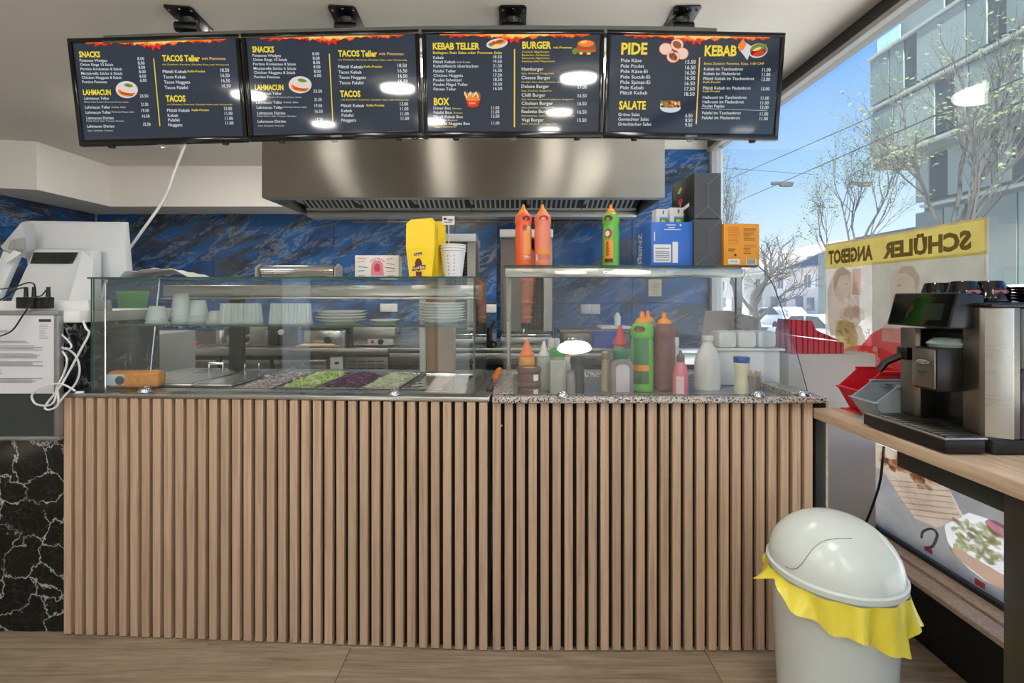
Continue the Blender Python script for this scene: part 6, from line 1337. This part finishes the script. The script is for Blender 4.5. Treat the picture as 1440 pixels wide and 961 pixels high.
M_ROOF = ramp_mat('grey roof tiles', rooftiles, .8)
m = MB(); m.prism([(-.5, 33.8, 4.85), (-.5, 33.8, 5.05), (4.2, 33.8, 7.75), (9.5, 33.8, 5.05), (9.5, 33.8, 4.85)], (0, 106.2, 0)); rf = m.obj('roof', M_ROOF, t)
for k in range(5):
    m = MB(); y = 36+11*k; m.prism([(1.2, y, 6.1), (2.2, y, 6.68), (2.15, y, 6.78), (1.15, y, 6.2)], (0, .9, 0)); m.obj('skylight', outm('skylight glass', (206, 214, 220), rough=.2), rf)
m = MB(); m.box((-.6, 33.8, 4.75), (-.45, 140, 4.9)); m.obj('gutter', outm('white gutter', (220, 220, 220)), t)
M_HW = outm('house window', (120, 124, 130), rough=.15); M_SHUT = outm('white shutter', (240, 240, 240)); M_DOOR = outm('grey door', (128, 130, 140))
for k in range(22):
    y = 36+4.6*k
    m = MB(); m.box((-.04, y, 2.95), (.05, y+1.1, 4.35), .02); wn = m.obj('window', M_SHUT, t)
    for a in (.06, .58): m = MB(); m.box((-.055, y+a, 3.05), (-.0405, y+a+.46, 4.25)); m.obj('pane', M_HW, wn)
    m = MB(); m.box((-.07, y-.75, 2.95), (-.01, y-.05, 4.35), .02); m.obj('shutter', M_SHUT, t)
    m = MB(); m.box((-.05, y+1.3, .1), (.04, y+2.5, 2.2), .02); m.obj('door', M_DOOR, t)
    m = MB(); m.box((-.05, y-.4, .9), (.04, y+.7, 2.1), .02); m.obj('ground_window', M_HW, t)
# modern glass fronted office building
BXX = 22.0; Y0 = BXX*F/502
t = thing('office_building', 'tall modern office block with pale grey green panels and dark windows', 'building', (BXX, 0, 0))
def hz(py, px): return (420-py)/(px-720.)*BXX+CZ
ZL = [hz(85, 1222), hz(151, 1223), hz(210, 1263), hz(286, 1267)]
z_roof, z2, z3, z4 = ZL
ZTOP = z_roof+(z_roof-z2)
M_PANEL = outm('grey green panel', (96, 112, 107), rough=.35, vary=.04, scale=.4); M_PANEL2 = outm('pale panel', (116, 130, 125), rough=.35, vary=.04, scale=.4); M_DW = outm('dark office window', (38, 48, 52), rough=.25); M_LEDGE = outm('pale ledge', (140, 150, 146)); M_BAND = outm('darker grey panel', (88, 100, 97), rough=.4, vary=.05, scale=.5)
yv = lambda px: BXX*F/(px-720)
Ynear = 4.0
m = MB(); m.box((.25, Ynear, hz(237, 1230)), (14, Y0, z_roof)); m.obj('upper_block', M_BAND, t)
m = MB(); m.box((1.2, Ynear, GZ), (14, Y0-2.6, hz(237, 1230)-.001)); m.obj('lower_block', M_BAND, t)
m = MB(); m.box((1.0, Ynear, z_roof+.001), (14, Y0-2.2, ZTOP+1.0)); m.obj('top_block', M_PANEL, t)
def floorrow(za, zb, cuts, x, mats_):
    for (a, b), mt in zip(zip(cuts, cuts[1:]), mats_):
        ya, yb = yv(b), yv(a); dark = mt is M_DW
        m = MB(); m.box((x+(.06 if dark else 0), ya+.03, za+.05), (x+.24, yb-.03, zb-.05), .015, seg=1); m.obj('window' if dark else 'facade_panel', mt, t)
D, A_, B_ = M_DW, M_PANEL, M_PANEL2
floorrow(z2, z_roof-.1, [1223, 1250, 1271, 1288, 1358, 1388, 1414, 1480, 1520, 1640], .0, [A_, A_, D, B_, A_, D, A_, D, A_])
floorrow(z3, z2-.45, [1224, 1256, 1314, 1341, 1362, 1440, 1470, 1560], .0, [A_, B_, D, B_, A_, D, A_])
floorrow(z4, z3-.35, [1262, 1281, 1305, 1364, 1372, 1393, 1421, 1500, 1540, 1640], 1.0-.0, [B_, D, B_, M_BAND, B_, D, A_, D, A_])
floorrow(GZ+.3, z4-.5, [1262, 1300, 1330, 1345, 1400, 1440, 1500], 1.0, [M_BAND, A_, D, M_BAND, A_, M_BAND])
floorrow(z_roof+.25, ZTOP+.8, [1245, 1308, 1332, 1390, 1420, 1500, 1560], .75, [B_, D, B_, A_, D, A_])
for z, x in ((z_roof, -.12), (z2-.2, -.10), (z3-.15, -.05), (z4-.2, .9)):
    m = MB(); m.box((x, Ynear, z-.10), (.26 if x < .5 else 1.21, Y0+.05 if x < .5 else Y0-2.6, z+.06), .02, seg=1); m.obj('ledge', M_LEDGE, t)
m = MB(); m.box((.3, Y0-2.0, z_roof+.06), (.34, Y0-.2, z_roof+1.1)); m.box((.3, Y0-.24, z_roof+.06), (2.5, Y0-.2, z_roof+1.1)); m.obj('balcony_glass', outm('balcony glass', (160, 200, 190), rough=.1), t)
# low pale wing between the houses and the office block
t = thing('grey_shop_building', 'low grey building with dark windows beyond the street trees', 'building', (19.0, 0, GZ)); 
t.location = (25.0, 30.5, GZ); m = MB(); m.box((0, -.5, 0), (2.8, 9, 5.6)); m.obj('wall', M_PANEL2, t); 
for k in range(4): m = MB(); m.box((-.06, .2+2.2*k, 3.4), (.02, 1.4+2.2*k, 5.2)); m.obj('window', M_DW, t)
# distant wooded hill
m = MB(); rr = random.Random(5)
m.grid(lambda u, v: Vector((70+60*v, 60+150*u, GZ+(15*math.sin(PI*min(1, max(0, u*1.05)))**.8+1.5*math.sin(u*17)+rr.random()*1.2)*math.sin(PI*v)**.7)), 50, 12); solo(m, 'wooded_hill', outm('hazy hill', (66, 78, 70), vary=.25, scale=.15), 'distant wooded hill beyond the house roofs', 'hill')
# street trees, bare with young leaves
M_BARK = outm('grey bark', (50, 48, 44), vary=.2); M_LEAF = outm('young leaves', (76, 90, 54), vary=.2, scale=3)
def tree(x, y, h, label, seed, tr=.12, leaf=900, spread=.55):
    t = thing('street_tree', label, 'tree', (x, y, GZ), 0, 'street trees'); rr = random.Random(seed); m = MB(); tips = []
    def br(p, d, L, r, lev):
        pts = [p]; q_ = p.copy(); dd = d.copy(); n = 4
        for k in range(n):
            dd = (dd+Vector((rr.uniform(-.16, .16), rr.uniform(-.16, .16), .06))).normalized(); q_ = q_+dd*(L/n); pts.append(q_.copy())
        m.tube(pts, r, 5 if lev < 2 else 3, r2=r*.55)
        if lev >= 4: tips.append((pts[-1], dd)); tips.append((pts[2], dd)); return
        nb = (5, 5, 5, 4)[lev]
        for k in range(nb):
            f = .35+.65*(k+1)/nb if lev else .45+.55*(k+1)/nb; i = min(n-1, int(f*n)); b = pts[i].lerp(pts[min(n, i+1)], f*n-i if i < n else 0)
            a = rr.uniform(0, 2*PI); o = d.orthogonal().normalized(); o = Matrix.Rotation(a, 3, d) @ o
            br(b, (d*(1-spread*.6)+o*spread+Vector((0, 0, .18))).normalized(), L*rr.uniform(.5, .7), r*.46, lev+1)
    br(Vector((0, 0, 0)), Vector((0, 0, 1)), h*.48, tr, 0)
    m.obj('trunk', M_BARK, t)
    m = MB(); s_ = h*.0075
    for k in range(leaf):
        p, d = tips[rr.randrange(len(tips))]; c = p+Vector((rr.gauss(0, 1), rr.gauss(0, 1), rr.gauss(0, 1)))*h*.014; a = Vector((rr.gauss(0, 1), rr.gauss(0, 1), rr.gauss(0, 1))).normalized(); b = a.orthogonal().normalized(); m.poly([c-a*s_, c+b*s_*.6, c+a*s_, c-b*s_*.6])
    o = m.obj('foliage', M_LEAF, t, normals=False); o['kind'] = 'stuff'
dt = lambda px, d: (PX(px, d), d)
tree(*dt(1334, 12.5), 8.6, 'large young leafed tree before the office block', 11, .12, 1200, .42)
tree(*dt(1180, 21), 9.4, 'young leafed tree left of the office block', 23, .11, 2000, .45)
tree(*dt(1040, 26), 10.2, 'bare tree farthest left behind the black bags', 31, .10, 700, .36)
tree(*dt(1068, 17), 4.6, 'small pollarded tree seen through the curved glass', 41, .16, 60, .7)
# overhead wires
M_WIRE = outm('wire', (34, 38, 40))
for a, b, lb in (((1003, 262, 40), (1225, 165, 14), 'rising overhead wire crossing the sky to the office block'), ((1000, 300, 40), (1440, 108, 9), 'long overhead wire passing before the office block'), ((1000, 235, 30), (1150, 246, 30), 'level overhead wire above the bare tree')):
    m = MB(); m.tube([P(*a), P(*b)], .018, 5); solo(m, 'overhead_wire', M_WIRE, lb, 'wire', group='overhead wires')
for px, lb in ((1100, 'left dark hanger on the overhead wires'), (1210, 'right dark hanger on the overhead wires')):
    m = MB(); p = P(px, 258, 24); m.box((-.55, -.06, -.08), (.55, .06, .08), .03); m.box((-.1, -.1, -.16), (.5, .1, -.02), .03); solo(m, 'wire_hanger', M_WIRE, lb, 'hanger', p, group='wire hangers')
# parked cars
def car(x, y, rz, col, label, k=1.0):
    t = thing('car', label, 'car', (x, y, GZ), rz, 'parked cars'); pm = outm('car paint %d %d %d' % col, col, rough=.2, vary=.01)
    m = MB(); pr = [(-2.1, .35), (2.1, .35), (2.15, .62), (2.05, .85), (1.15, .98), (.45, 1.45), (-1.2, 1.5), (-1.95, 1.02), (-2.12, .85)]; m.prism([(a*k, -.85, b*k) for a, b in pr], (0, 1.7, 0), bev=.06); m.obj('body', pm, t)
    for s_ in (-.865, .853):
        m = MB(); m.prism([(.95, s_, 1.0), (.38, s_, 1.38), (-.4, s_, 1.42), (-.4, s_, 1.0)], (0, .012, 0)); m.prism([(-.5, s_, 1.0), (-.5, s_, 1.42), (-1.15, s_, 1.42), (-1.75, s_, 1.05)], (0, .012, 0)); m.obj('side_windows', M_DW, t)
    m = MB(); m.prism([(1.13, -.7, 1.0), (1.13, .7, 1.0), (.48, .7, 1.43), (.48, -.7, 1.43)], (.03, 0, .03)); m.obj('windscreen', M_DW, t)
    for a in (-1.3, 1.3):
        for s_ in (-.86, .66): m = MB(); m.lathe([(.2, 0), (.32, .01), (.32, .19), (.2, .2)], (a, s_, .32), 18, axis='Y'); m.obj('wheel', outm('tyre', (30, 30, 30)), t)
car(17.0, 31, PI/2, (240, 242, 244), 'white car parked across the street beyond the curved glass'); car(11.0, 17.2, PI/2, (226, 228, 230), 'pale car close to the upper poster edge'); 
t = thing('white_van', 'white van with a red light strip right of the upper poster', 'van', (10.5, 8.6, GZ))
m = MB(); m.prism([(0, -3.2, .4), (0, 2.4, .4), (0, 2.9, .7), (0, 2.8, 1.2), (0, 2.0, 2.3), (0, -3.2, 2.45)], (2.0, 0, 0), bev=.08); m.obj('body', outm('van paint', (236, 238, 240), rough=.25, vary=.01), t)
m = MB(); m.prism([(-.012, 1.0, 1.35), (-.012, 2.3, 1.35), (-.012, 1.8, 2.1), (-.012, 1.0, 2.15)], (.01, 0, 0)); m.obj('side_window', M_DW, t)
m = MB(); m.box((-.014, -2.9, 1.5), (-.002, .4, 1.62)); m.obj('red_strip', outm('red strip', (200, 50, 56)), t)
for a in (-2.2, 1.9): m = MB(); m.lathe([(.2, 0), (.34, .01), (.34, .19), (.2, .2)], (.0, a, .34), 18, axis='X'); m.obj('wheel', outm('tyre', (30, 30, 30)), t)
